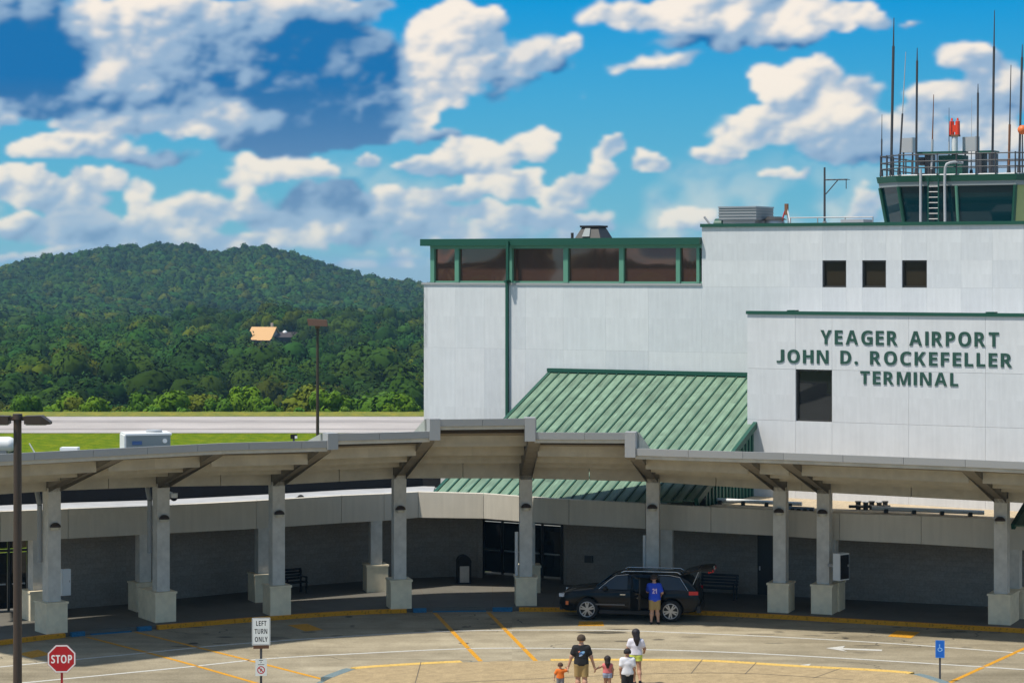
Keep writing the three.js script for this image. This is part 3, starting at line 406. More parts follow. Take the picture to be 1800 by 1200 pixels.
sections.forEach(([i0, i1, t0, t1], si) => {
  const st = [];                                          // stations along the section
  for (let i = i0; i < i1; i++) { const n = Math.max(2, Math.round(cols[i].p.distanceTo(cols[i + 1].p) / 1.2)); for (let k = 0; k < n; k++) st.push(between(cols[i], cols[i + 1], k / n)); }
  st.push(between(cols[i1 - 1], cols[i1], 1));
  st.forEach((s, k) => { s.top = mix(t0, t1, k / (st.length - 1)); });
  const slab = (r0, y0, r1, y1, th) => st.map((s) => [rh(s, r0, y0(s)), rh(s, r1, y1(s)), rh(s, r1, y1(s) - th), rh(s, r0, y0(s) - th)]);
  const yAt = (s, r) => mix(s.h + 0.62, s.top - 0.05, (r + 0.7) / (REACH + 0.7));
  Wd('roof_slab', loft(slab(-3.0, (s) => yAt(s, -3.0), REACH - 0.02, (s) => yAt(s, REACH), 0.2)), M.canopyTop, canopy);  // hidden rear reach is added to keep sun off the beam and floor
  // fascia panels, each with its own edges, over a narrower beige strip
  for (let k = 0; k + 1 < st.length; k += 2) {
    const sub = st.slice(k, k + 3), last = k + 2 < st.length - 1;
    const cut = sub.map((s, i) => (last && i === sub.length - 1 ? between({ ...s }, { ...sub[i - 1] }, 0.012) : s)); cut.forEach((s, i) => { s.top = sub[i].top; });
    Wd('fascia_panel', loft(cut.map((s) => [rh(s, REACH - 0.02, s.top + 0.02), rh(s, REACH + 0.07, s.top + 0.02), rh(s, REACH + 0.05, s.top - 0.23), rh(s, REACH - 0.02, s.top - 0.23)])), M.canopyMetal, canopy);
  }
  Wd('fascia_strip', loft(st.map((s) => [rh(s, REACH - 0.1, s.top - 0.235), rh(s, REACH, s.top - 0.235), rh(s, REACH, s.top - 0.36), rh(s, REACH - 0.1, s.top - 0.36)])), M.soffit, canopy);
  Wd('deck_shade_sheet', loft(st.map((s) => { const y = (r) => yAt(s, r) - 0.203; return [rh(s, 0.13, y(0.13)), rh(s, 4.6, y(4.6)), rh(s, 4.6, y(4.6) - 0.02), rh(s, 0.13, y(0.13) - 0.02)]; })), M.deckShade, canopy);  // added sheet, its brown standing in for shade between the lit boards
  Wd('shade_gap_strip', loft(st.map((s) => { const y = (r) => yAt(s, r) - 0.203; return [rh(s, 4.62, y(4.62)), rh(s, REACH - 0.12, y(REACH - 0.12)), rh(s, REACH - 0.12, y(REACH - 0.12) - 0.03), rh(s, 4.62, y(4.62) - 0.03)]; })), M.shadeGap, canopy);  // dark colour painted in for the shadow gap behind the fascia
  // long boards under the slope and the back board between the columns
  for (const [r, w, hgt] of [[4.0, 0.16, 0.34], [2.5, 0.16, 0.36], [1.1, 0.16, 0.36]]) for (let i = i0; i < i1; i++) {
    const a = cols[i], b = cols[i + 1], g = 0.25 / a.p.distanceTo(b.p), q = [between(a, b, g), between(a, b, 0.5), between(a, b, 1 - g)]; q.forEach((s, k) => { s.top = mix(t0, t1, (i - i0 + [0, 0.5, 1][k]) / (i1 - i0)); });
    Wd('soffit_board', loft(q.map((s) => { const y = yAt(s, r) - 0.226; return [rh(s, r, y), rh(s, r + w, y + 0.05), rh(s, r + w, y - hgt), rh(s, r, y - hgt)]; })), M.soffit, canopy);
  }
  for (let i = i0; i < i1; i++) for (const [k0, k1] of [[0, 0.5], [0.5, 1]]) {
    const a = cols[i], b = cols[i + 1], g = 0.26 / a.p.distanceTo(b.p), q = [between(a, b, k0 ? 0.503 : g), between(a, b, k0 ? 1 - g : 0.497)];
    Wd('back_board', loft(q.map((s) => [rh(s, -0.05, s.h - 0.12), rh(s, 0.12, s.h - 0.12), rh(s, 0.12, s.h + 0.56), rh(s, -0.05, s.h + 0.56)])), M.soffit, canopy);
  }
});
const pedDepth = [1.2, 1.0, 1.7, 0.9, 0.9, 0.95, 0.9, 1.0, 1.3, 1.5, 1.3];
cols.forEach((c, i) => {
  const lift = [0, 1, 2].includes(i) ? 0 : 0, tipTop = sections.filter(([a, b]) => i >= a && i <= b).map(([a, b, t0, t1]) => mix(t0, t1, (i - a) / (b - a))).sort((a, b) => a - b)[0];
  const g = new THREE.Group(); g.name = 'column'; canopy.add(g); g.position.copy(canopy.worldToLocal(c.p.clone().setY(0.148))); g.rotation.y = c.a; g.updateMatrixWorld(true);
  L('shaft', boxB(0.48, c.h - 1.2, 0.48, 0, 1.05, 0), M.column, g);
  const dp = pedDepth[i], z0 = 0.46 - dp / 2;
  L('pedestal', boxB(0.80, 1.02, dp, 0, 0, z0), M.pedestal, g); L('pedestal_cap', boxB(0.87, 0.07, dp + 0.07, 0, 1.02, z0), M.pedestal, g);
  L('lamp_hood', (() => { const q = new THREE.SphereGeometry(0.2, 12, 6, 0, Math.PI * 2, 0, Math.PI / 2); q.scale(1, 0.8, 0.9); return q; })(), M.bronze, g, 0, 3.72, 0.32); L('lamp_lens', cyl(0.15, 0.17, 0.1, 12), M.lens, g, 0, 3.63, 0.32);
  const prof = [[0.24, c.h - 0.15], [0.24, c.h + 0.02], [REACH - 0.3, tipTop - 0.42], [REACH - 0.12, tipTop - 0.27], [-0.4, c.h + 0.38], [-0.4, c.h - 0.15]];
  const w = 0.22; Wd('bracket', loft([-w, w].map((s) => prof.map(([r, h]) => rh(c, r, h, s)))), M.bracket, canopy);
  if (i === 1 || i === 2) Wd('downpipe', merge([rod(rh(c, -0.75, c.h + 0.15, -0.3), rh(c, -0.3, c.h - 0.65, -0.32), 0.09, 8), rod(rh(c, -0.3, c.h - 0.65, -0.32), rh(c, -0.3, 2.6, -0.32), 0.09, 8)]), M.canopyMetal, canopy);
  if (i === 5) Wd('downpipe', rod(rh(c, -0.1, 1.2, -0.34), rh(c, -0.1, 2.9, -0.34), 0.07, 8), M.whitePaint, canopy);
  if (i === 6) Wd('downpipe', rod(rh(c, -0.1, 0.2, -0.34), rh(c, -0.1, 2.8, -0.34), 0.07, 8), M.whitePaint, canopy);
});
// boxed ends where one roof steps up over the next
for (const [i, hi, lo, dir] of [[3, 7.16, 6.93, 1], [4, 7.58, 7.16, 1], [5, 7.58, 7.08, -1], [6, 7.08, 6.52, -1]]) {
  const c = cols[i], s0 = dir > 0 ? -0.02 : -0.36, s1 = dir > 0 ? 0.36 : 0.02;
  Wd('end_box', loft([s0, s1].map((s) => [rh(c, REACH - 0.45, hi + 0.04, s), rh(c, REACH + 0.12, hi + 0.04, s), rh(c, REACH + 0.12, lo - 0.3, s), rh(c, REACH - 0.45, lo - 0.3, s)])), M.canopyMetal, canopy);
  Wd('end_board', loft([dir * -0.02, dir * -0.09].map((s) => [rh(c, -0.7, c.h + 0.66, s), rh(c, REACH - 0.46, hi, s), rh(c, REACH - 0.46, lo - 0.2, s), rh(c, -0.7, c.h + 0.4, s)])), M.canopyTop, canopy);
}
// second row of columns under the beam
for (const [px, i] of [[249, 2], [459, 3], [659, 4], [930, 5], [1174, 6], [1463, 8], [1787, 9], [60, 1]]) {
  const q = beamAt(px), a = cols[i].a, g = new THREE.Group(); g.name = 'inner_column'; arcade.add(g); g.position.copy(arcade.worldToLocal(V3(q.p.x, 0.148, q.p.z - 0.26))); g.rotation.y = a; g.updateMatrixWorld(true);
  L('shaft', boxB(0.46, q.b - 0.149, 0.46), M.column, g); L('pedestal', boxB(0.86, 1.0, 0.9, 0, 0, 0.0), M.pedestal, g); L('pedestal_cap', boxB(0.92, 0.07, 0.96, 0, 1.0, 0), M.pedestal, g);
}
// ---------------------------------------------------------------- terminal building; its own axes: x along the front, z out of the front, y up, origin at the left corner
const TURN = -28 * Math.PI / 180, term = thing('terminal_building', 'white panelled airport terminal with green trim and raised lettering', 'building', V3(-4.035, 0, -109.28), TURN);
const inv = term.matrixWorld.clone().invert(), eyeL = camera.position.clone().applyMatrix4(inv);
const face = (px, py, n = 0) => { const q = at(px, py, 100).applyMatrix4(inv).sub(eyeL), t = (n - eyeL.z) / q.z; return V3(eyeL.x + q.x * t, eyeL.y + q.y * t, n); };   // where a sight line meets the plane z = n
const fx = (px, n = 0, py = 470) => face(px, py, n).x, fy = (px, py, n = 0) => face(px, py, n).y;
// panels in a grid with open joints; holes are [i, j] cells left out for windows
function panels(xs, ys, holes, z, thick, mats, parent, gap = 0.003, name = 'wall_panel') {
  for (let j = 0; j + 1 < ys.length; j++) for (let i = 0; i + 1 < xs.length; i++) {
    if (holes.some(([a, b]) => a === i && b === j)) continue;
    const w = xs[i + 1] - xs[i] - gap, h = ys[j + 1] - ys[j] - gap;
    L(name, box(w, h, thick), mats[(i * 3 + j * 5) % mats.length], parent, (xs[i] + xs[i + 1]) / 2, (ys[j] + ys[j + 1]) / 2, z - thick / 2);
  }
}
const LEDGE = 12.22, TOPL = 14.3, TOPR = 14.75, END = 36;
const x1235 = fx(1234), jointH = fy(851, 612);
panels([0, fx(800), fx(851), fx(897), fx(924), fx(990), fx(1065), fx(1140), x1235], [0, 4, jointH, LEDGE], [], 0, 0.22, [M.wall, M.wallB, M.wall, M.wallC], term);
const winX = [[1446, 1488], [1516, 1558], [1586, 1630]].map(([a, b]) => [fx(a), fx(b)]), winY = [fy(1500, 505), fy(1500, 457.5)];
{ const xs = [x1235, fx(1389), ...winX.flat(), fx(1690), fx(1745), fx(1800), 31, END];
  panels(xs, [0, 4, jointH, winY[0], winY[1], TOPR], [[2, 3], [4, 3], [6, 3]], 0, 0.22, [M.wallC, M.wallB, M.wallC, M.wall], term);
  panels([-0.001, 0.2], [0, 4, jointH, LEDGE], [], 0, 0.2, [M.wall], term);
}
const hollow = (x0, x1, y0, y1, z1, z0, m, name) => L(name, box(x1 - x0, y1 - y0, z1 - z0, (x0 + x1) / 2, (y0 + y1) / 2, (z0 + z1) / 2), m, term);
hollow(0.02, END, 0, LEDGE - 0.1, -0.3, -20, M.wall, 'building_core'); hollow(x1235 + 0.02, END, LEDGE - 0.1, TOPR - 0.5, -0.3, -20, M.wall, 'building_core');
// recessed windows with dark frames
function recessed(x0, x1, y0, y1, z, deep, parent, glass = M.darkGlass) {
  const w = L('window', box(x1 - x0 - 0.02, y1 - y0 - 0.02, 0.03, (x0 + x1) / 2, (y0 + y1) / 2, z - deep), glass, parent), t = 0.07;
  L('window_frame', merge([box(x1 - x0, t, 0.1, (x0 + x1) / 2, y0 + t / 2, z - deep + 0.05), box(x1 - x0, t, 0.1, (x0 + x1) / 2, y1 - t / 2, z - deep + 0.05), box(t, y1 - y0 - 2 * t, 0.1, x0 + t / 2, (y0 + y1) / 2, z - deep + 0.05), box(t, y1 - y0 - 2 * t, 0.1, x1 - t / 2, (y0 + y1) / 2, z - deep + 0.05)]), M.frameDark, w);
  return w;
}
for (const [a, b] of winX) recessed(a, b, winY[0], winY[1], 0, 0.2, term, mat(0.035, 0.028, 0.018, 0.05));
// window band under the green roof edge on the left
{
  const n = -0.12, yb = LEDGE + 0.02, yt = fy(900, 437, n), mull = [[758, 765], [801, 808], [893, 902], [992, 1000], [1090, 1098], [1190, 1197], [1226, 1231]].map(([a, b]) => [fx(a, n), fx(b, n)]);
  L('window_sill', box(x1235 + 0.1, 0.09, 0.5, (x1235 - 0.1) / 2, LEDGE + 0.045, -0.2), M.canopyMetal, term);
  L('sill_trim', box(x1235 - mull[0][0], 0.08, 0.12, (x1235 + mull[0][0]) / 2, LEDGE + 0.13, n - 0.02), M.greenPale, term);
  mull.forEach(([a, b]) => L('mullion', box(b - a, yt - LEDGE - 0.1, 0.2, (a + b) / 2, (yt + LEDGE + 0.1) / 2, n), M.greenPale, term));
  for (let i = 0; i + 1 < mull.length; i++) { const a = mull[i][1], b = mull[i + 1][0]; const g = new THREE.PlaneGeometry(b - a, yt - LEDGE - 0.1, 8, 5), p = g.attributes.position; for (let k = 0; k < p.count; k++) p.setZ(k, (vn2(p.getX(k) * 0.8 + i * 9, p.getY(k) * 0.9 + 4) - 0.5) * 0.02); g.computeVertexNormals(); L('window_pane', g, M.brownGlass, term, (a + b) / 2, (yt + LEDGE + 0.1) / 2, n - 0.06); }
  L('head_trim', box(x1235 - mull[0][0], fy(900, 431, n) - yt, 0.22, (x1235 + mull[0][0]) / 2, (fy(900, 431, n) + yt) / 2, n), M.greenPale, term);
  const y0 = fy(900, 431.5, 0.25); L('roof_edge', box(x1235 + 0.05, TOPL - y0 - 0.01, 0.7, (x1235 - 0.07) / 2, (TOPL + y0) / 2, -0.1), M.greenTrim, term);
  L('upper_storey_side', box(0.2, TOPL - LEDGE - 0.3, 12, mull[0][0] + 0.1, (TOPL + LEDGE) / 2 - 0.1, -6.3), M.brownGlass, term);
  L('upper_roof', box(x1235 + 0.2, 0.12, 12.5, (x1235 - 0.1) / 2, TOPL - 0.08, -6.7), M.membrane, term);
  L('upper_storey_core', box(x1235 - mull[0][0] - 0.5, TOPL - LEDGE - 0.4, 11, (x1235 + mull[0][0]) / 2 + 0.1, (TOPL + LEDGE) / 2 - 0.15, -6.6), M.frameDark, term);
}
L('parapet_cap', box(END - x1235 + 0.1, 0.14, 0.42, (END + x1235) / 2, TOPR + 0.055, -0.13), M.greenTrim, term);
L('side_panel', box(0.06, TOPR - LEDGE - 0.1, 19, x1235 + 0.03, (TOPR + LEDGE) / 2 + 0.03, -9.75), M.wall, term);
L('main_roof', box(END - x1235 - 0.4, 0.1, 19, (END + x1235) / 2, TOPR - 0.4, -9.9), M.membrane, term);
// downpipe on the front
{ const x = fx(893), top = TOPL - 0.12; L('downpipe', merge([box(0.12, top - LEDGE - 0.2, 0.12, fx(898), (top + LEDGE + 0.2) / 2, 0.3), box(0.12, 0.12, 0.4, fx(895.5), LEDGE + 0.16, 0.2), box(0.12, LEDGE - 4, 0.12, x, (LEDGE + 4) / 2 + 0.1, 0.09)]), M.greenTrim, term); }
// ---------------------------------------------------------------- sign block standing forward, with raised letters
const SB = 4.1, sbL = fx(1314, SB), SBT = 11.1, sbR = END + 4;
{
  const xs = [sbL, fx(1399, SB), fx(1463, SB), fx(1598, SB), fx(1733, SB), 29.6, 33, sbR], ys = [0, 4, fy(1315, 737, SB), fy(1315, 647, SB), SBT];
  panels(xs, ys, [[1, 2]], SB, 0.22, [M.signWall, M.signWallB, M.signWall], term, 0.008, 'sign_wall_panel');
  hollow(sbL, sbR, 0, SBT - 0.25, SB - 0.3, 0.01, M.signWall, 'sign_block_core'); L('sign_block_roof', box(sbR - sbL - 0.1, 0.08, SB - 0.3, (sbL + sbR) / 2, SBT - 0.2, SB / 2), M.membrane, term);
  L('sign_block_side', box(0.2, SBT, SB - 0.24, sbL + 0.1, SBT / 2, SB / 2 - 0.12), M.signWall, term);
  L('coping', box(sbR - sbL + 0.08, 0.13, 0.4, (sbL + sbR) / 2, SBT + 0.066, SB - 0.14), M.greenTrim, term);
  for (const px of [1392, 1742]) L('coping_joint_cover', box(0.35, 0.05, 0.42, fx(px, SB), SBT + 0.155, SB - 0.14), M.greenTrim, term);
  recessed(xs[1], xs[2], ys[2], ys[3], SB, 0.2, term);
  const font = await new FontLoader().loadAsync('fonts/droid/droid_sans_bold.typeface.json');
  const glyphs = new Map();
  function line(text, px0, px1, pyTop, pyBot) {
    const a = face(px0, pyBot, SB), x1 = fx(px1, SB), cap = fy(px0, pyTop, SB) - a.y; const eg = new TextGeometry('E', { font, size: 1, depth: 0.1 }); eg.computeBoundingBox(); const size = cap / eg.boundingBox.max.y; let x = 0; const put = [];
    for (const ch of text) { if (ch === ' ') { x += size * 0.62; continue; } const key = ch + size.toFixed(3); if (!glyphs.has(key)) { let g = new TextGeometry(ch, { font, size: size * 1.0, depth: 0.02, curveSegments: 6, bevelEnabled: true, bevelThickness: 0.004, bevelSize: size * 0.004, bevelSegments: 1 }); g.computeBoundingBox(); if (ch === 'I') { const st = cap * 0.23; g = new THREE.BoxGeometry(st, cap, 0.03).translate(st / 2, cap / 2, 0.012); g.computeBoundingBox(); } if (ch === 'J') { const b = g.boundingBox, k = cap / (b.max.y - b.min.y); g.translate(0, -b.min.y, 0); g.scale(k * 1.5, k, 1); g.computeBoundingBox(); } glyphs.set(key, g); } const g = glyphs.get(key), b = g.boundingBox; put.push([g, x - b.min.x]); x += b.max.x - b.min.x + size * 0.235; }
    const k = (x1 - a.x) / (x - size * 0.235); for (const [g, gx] of put) { const m = L('letter', g, M.letter, term, a.x + gx * k, a.y, SB + 0.008); m.scale.x = k; }
  }
  line('YEAGER AIRPORT', 1443, 1757, 580, 604.5); line('JOHN D. ROCKEFELLER', 1366, 1780, 614, 637); line('TERMINAL', 1513, 1685, 652, 674.5);
}
// ---------------------------------------------------------------- green standing-seam roof leaning on the front
function seamRoof(x0, x1, n0, n1, h0, h1, count, parent, sideRight) {
  const g = new THREE.Group(); g.name = 'seam_roof'; parent.add(g); const w = (x1 - x0) / count, fall = (h0 - h1) / (n1 - n0);
  const foot = (x) => { if (!sideRight) return n1; let n = n0 + 4; for (; n < n1 + 1.5; n += 0.05) { const q = V3(x, 0, n).applyMatrix4(term.matrixWorld), b = beamAt(pxOf(q)); if (-q.z < -b.p.z + 0.42) break; } return n; };
  const slope = Math.atan(fall), hAt = (n) => h0 - fall * (n - n0), slab = (wd, th, n) => { const b = box(wd, th, Math.hypot(n - n0, fall * (n - n0))); b.rotateX(slope); return b; };
  for (let i = 0; i < count; i++) { const nn = foot(x0 + (i + 0.5) * w), p = slab(w - 0.004, 0.05, nn), uv = p.attributes.uv; for (let k = 0; k < uv.count; k++) uv.setX(k, uv.getX(k) + i * 1.37); L('roof_sheet', p, i % 3 ? M.roofA : M.roofB, g, x0 + (i + 0.5) * w, (h0 + hAt(nn)) / 2, (n0 + nn) / 2); L('roof_seam', slab(0.065, 0.055, nn), M.seam, g, x0 + i * w, (h0 + hAt(nn)) / 2 + 0.045, (n0 + nn) / 2); }
  n1 = foot(x1); h1 = hAt(n1); const len = Math.hypot(n1 - n0, h0 - h1), cy = (h0 + h1) / 2, cz = (n0 + n1) / 2;
  L('rake_trim', (() => { const b = box(0.16, 0.24, len + 0.05); b.rotateX(slope); return b; })(), M.greenTrim, g, x1 + 0.07, cy, cz); L('rake_trim', (() => { const b = box(0.14, 0.2, Math.hypot(foot(x0) - n0, h0 - hAt(foot(x0)))); b.rotateX(slope); return b; })(), M.greenTrim, g, x0 - 0.06, (h0 + hAt(foot(x0))) / 2 - 0.04, (n0 + foot(x0)) / 2);
  L('ridge_cap', box(x1 - x0 + 0.3, 0.16, 0.22), M.greenTrim, g, (x0 + x1) / 2, h0 + 0.09, n0 + 0.08);
  if (sideRight) { // ribbed sheeting closing the end
    const s = new THREE.Shape([new THREE.Vector2(n0, h0 - 0.1), new THREE.Vector2(n1, h1 - 0.1), new THREE.Vector2(n1, h1 - 1.2), new THREE.Vector2(n0, h1 - 1.2)]), e = new THREE.ShapeGeometry(s); e.rotateY(-Math.PI / 2); L('end_sheet', metreUV(e), M.greenPale, g, x1, 0, 0);
    for (let n = n0 + 0.2; n < n1; n += 0.34) { const top = mix(h0, h1, (n - n0) / (n1 - n0)) - 0.14; L('end_rib', boxB(0.07, top - h1 + 1.1, 0.12), M.greenDark, g, x1 + 0.03, h1 - 1.1, n); }
  }
  return g;
}
seamRoof(6.6, 17.9, 0.05, 10.45, 8.36, 3.82, 24, term, true);
// roof piece of the same kind beyond the last column on the right
seamRoof(30.2, 34, 5.6, 9.2, 5.0, 3.6, 8, term, false);

// ---------------------------------------------------------------- things on the roofs
const P = (x, y, z) => V3(x, y, z).applyMatrix4(term.matrixWorld);
const roofAt = (px, py, n) => face(px, py, n);
function onRoof(name, label, category, px, n, y, group) { return thing(name, label, category, P(fx(px, n), y, n), TURN, group); }
const RY = TOPR - 0.35, wpx = (px0, px1, n) => Math.abs(fx(px1, n) - fx(px0, n)), hpx = (py, px, n) => fy(px, py, n);
{ const n = -4, t = onRoof('rooftop_air_unit', 'large ribbed grey air-conditioning unit on the higher flat roof', 'air conditioner', 1312, n, RY), w = wpx(1273, 1338, n), top = hpx(363, 1312, n) - RY;
  L('unit_base', boxB(w * 0.86, top * 0.52, 1.7), M.galvanised, t); L('unit_hood', boxB(w, top * 0.42, 2.0, 0, top * 0.52, 0), M.greyPaint, t);
  for (let i = 0; i < 4; i++) L('louvre', box(w + 0.04, 0.05, 2.05, 0, top * (0.58 + i * 0.1), 0), M.galvanised, t);
  L('top_cover', boxB(w + 0.05, 0.07, 2.1, 0, top * 0.94, 0), M.steel, t); L('intake_hood', (() => { const g = new THREE.CylinderGeometry(0.32, 0.32, 0.5, 14, 1, false, 0, Math.PI); g.rotateZ(Math.PI / 2); return g; })(), M.greenTrim, t, -w / 2 - 0.1, 0.45, 0.5); L('intake_box', boxB(0.5, 0.45, 0.6, -w / 2 - 0.1, 0, 0.5), M.greenTrim, t);
  const t2 = onRoof('exhaust_fan', 'low domed exhaust fan beside the large air-conditioning unit', 'fan', 1362, n, RY); L('curb', boxB(1.2, 0.35, 1.0), M.greyPaint, t2); L('fan_cowl', cyl(0.5, 0.42, 0.35, 16, 0, 0.35, 0), M.steel, t2); L('fan_cap', cyl(0.55, 0.3, 0.14, 16, 0, 0.7, 0), M.frameDark, t2);
  const t3 = onRoof('rooftop_tripod', 'small red and white tripod mast beside the exhaust fan', 'mast', 1383, n, RY), th = hpx(356, 1383, n) - RY; for (const [x, z] of [[-0.35, 0.2], [0.4, 0.2], [0, -0.4]]) L('leg', rod(V3(x, 0, z), V3(0, th * 0.9, 0), 0.035), x < 0 ? M.red : M.whitePaint, t3); L('mast_head', boxB(0.14, 0.5, 0.14, 0, th - 0.55, 0), M.rust, t3);
}
{ const n = -3, t = onRoof('yagi_mast', 'thin rooftop mast with a side arm antenna left of the control tower', 'antenna', 1450, n, RY), h = hpx(294, 1450, n) - RY, arm = wpx(1450, 1490, n), y = hpx(316, 1450, n) - RY; L('mast', cyl(0.055, 0.045, h, 8), M.mast, t); L('boom', rod(V3(0, y, 0), V3(arm, y, 0), 0.03), M.mast, t); L('stay', rod(V3(0.05, y - 0.62, 0), V3(arm * 0.6, y, 0), 0.025), M.mast, t); for (let i = 1; i <= 4; i++) L('element', rod(V3(arm * i / 4, y, -0.3), V3(arm * i / 4, y, 0.3), 0.015), M.mast, t); L('drop_rod', rod(V3(arm * 0.95, y - 0.4, 0), V3(arm * 0.95, y, 0), 0.02), M.mast, t); L('collar', cyl(0.09, 0.09, 0.6, 8, 0, 0, 0), M.galvanised, t); }
{ const n = -2, a = fx(1390, n), b = fx(1535, n), t = thing('rooftop_rail', 'thin pipe railing along the flat roof between the tripod and the tower', 'railing', P(a, RY, n), TURN), y = hpx(382, 1450, n) - RY; L('rail', rod(V3(0, y, 0), V3(b - a, y, 0), 0.025), M.galvanised, t); L('rail', rod(V3(0, y - 0.28, 0), V3(b - a, y - 0.28, 0), 0.02), M.galvanised, t); for (let i = 0; i <= 3; i++) L('post', rod(V3((b - a) * i / 3, 0, 0), V3((b - a) * i / 3, y, 0), 0.025), M.galvanised, t); }
for (const [p0, p1, py, what] of [[1486, 1526, 386, 'low pale rooftop hatch just left of the control tower'], [1690, 1745, 391.5, 'low pale rooftop hatch in front of the control tower glass']]) { const n = -1.6, t = onRoof('roof_hatch', what, 'roof hatch', (p0 + p1) / 2, n, RY), w = wpx(p0, p1, n), h = hpx(py, (p0 + p1) / 2, n) - RY; L('curb', boxB(w * 0.94, h * 0.7, 1), M.frameDark, t); L('lid', boxB(w, h * 0.3, 1.1, 0, h * 0.7, 0), M.mastPale, t); }
{ const n = -3, y = TOPL - 0.02, t = onRoof('roof_ventilator', 'dark trapezoid roof ventilator above the brown window band', 'ventilator', 1044, n, y), w = wpx(1022, 1068, n), h = hpx(396.5, 1044, n) - y; const ring = (k, yy) => [[-1, -1], [1, -1], [1, 1], [-1, 1]].map(([a, b]) => V3(a * w / 2 * k, yy, b * w / 2 * k)); L('hood', loft([ring(1, 0), ring(0.62, h * 0.86)]), M.frameDark, t); L('cap', boxB(w * 0.72, h * 0.14, w * 0.72, 0, h * 0.86, 0), M.black, t); L('front_plate', (() => { const g = loft([[V3(-0.28, 0.12, w / 2 * 0.97), V3(0.1, 0.12, w / 2 * 0.97), V3(0.06, h * 0.8, w / 2 * 0.70), V3(-0.2, h * 0.8, w / 2 * 0.70)], [V3(-0.28, 0.12, w / 2 * 0.9), V3(0.1, 0.12, w / 2 * 0.9), V3(0.06, h * 0.8, w / 2 * 0.6), V3(-0.2, h * 0.8, w / 2 * 0.6)]]); g.translate(0, 0, 0.03); return g; })(), M.greyPaint, t);
  const s = solo('vent_stub', cyl(0.07, 0.07, hpx(409, 1006, n) - y, 8), M.frameDark, 'small dark vent pipe left of the trapezoid ventilator', 'vent pipe', P(fx(1006, n), y, n), TURN); }
{ const n = -0.9, t = thing('roof_bracket', 'small grey angled bracket at the corner of the higher roof', 'bracket', P(fx(1242, n), RY + 0.2, n), TURN); L('arm', rod(V3(0.3, 0.1, 0), V3(-0.1, 0.6, 0), 0.05), M.galvanised, t); L('foot', boxB(0.3, 0.12, 0.2, 0.3, -0.2, 0), M.galvanised, t); }

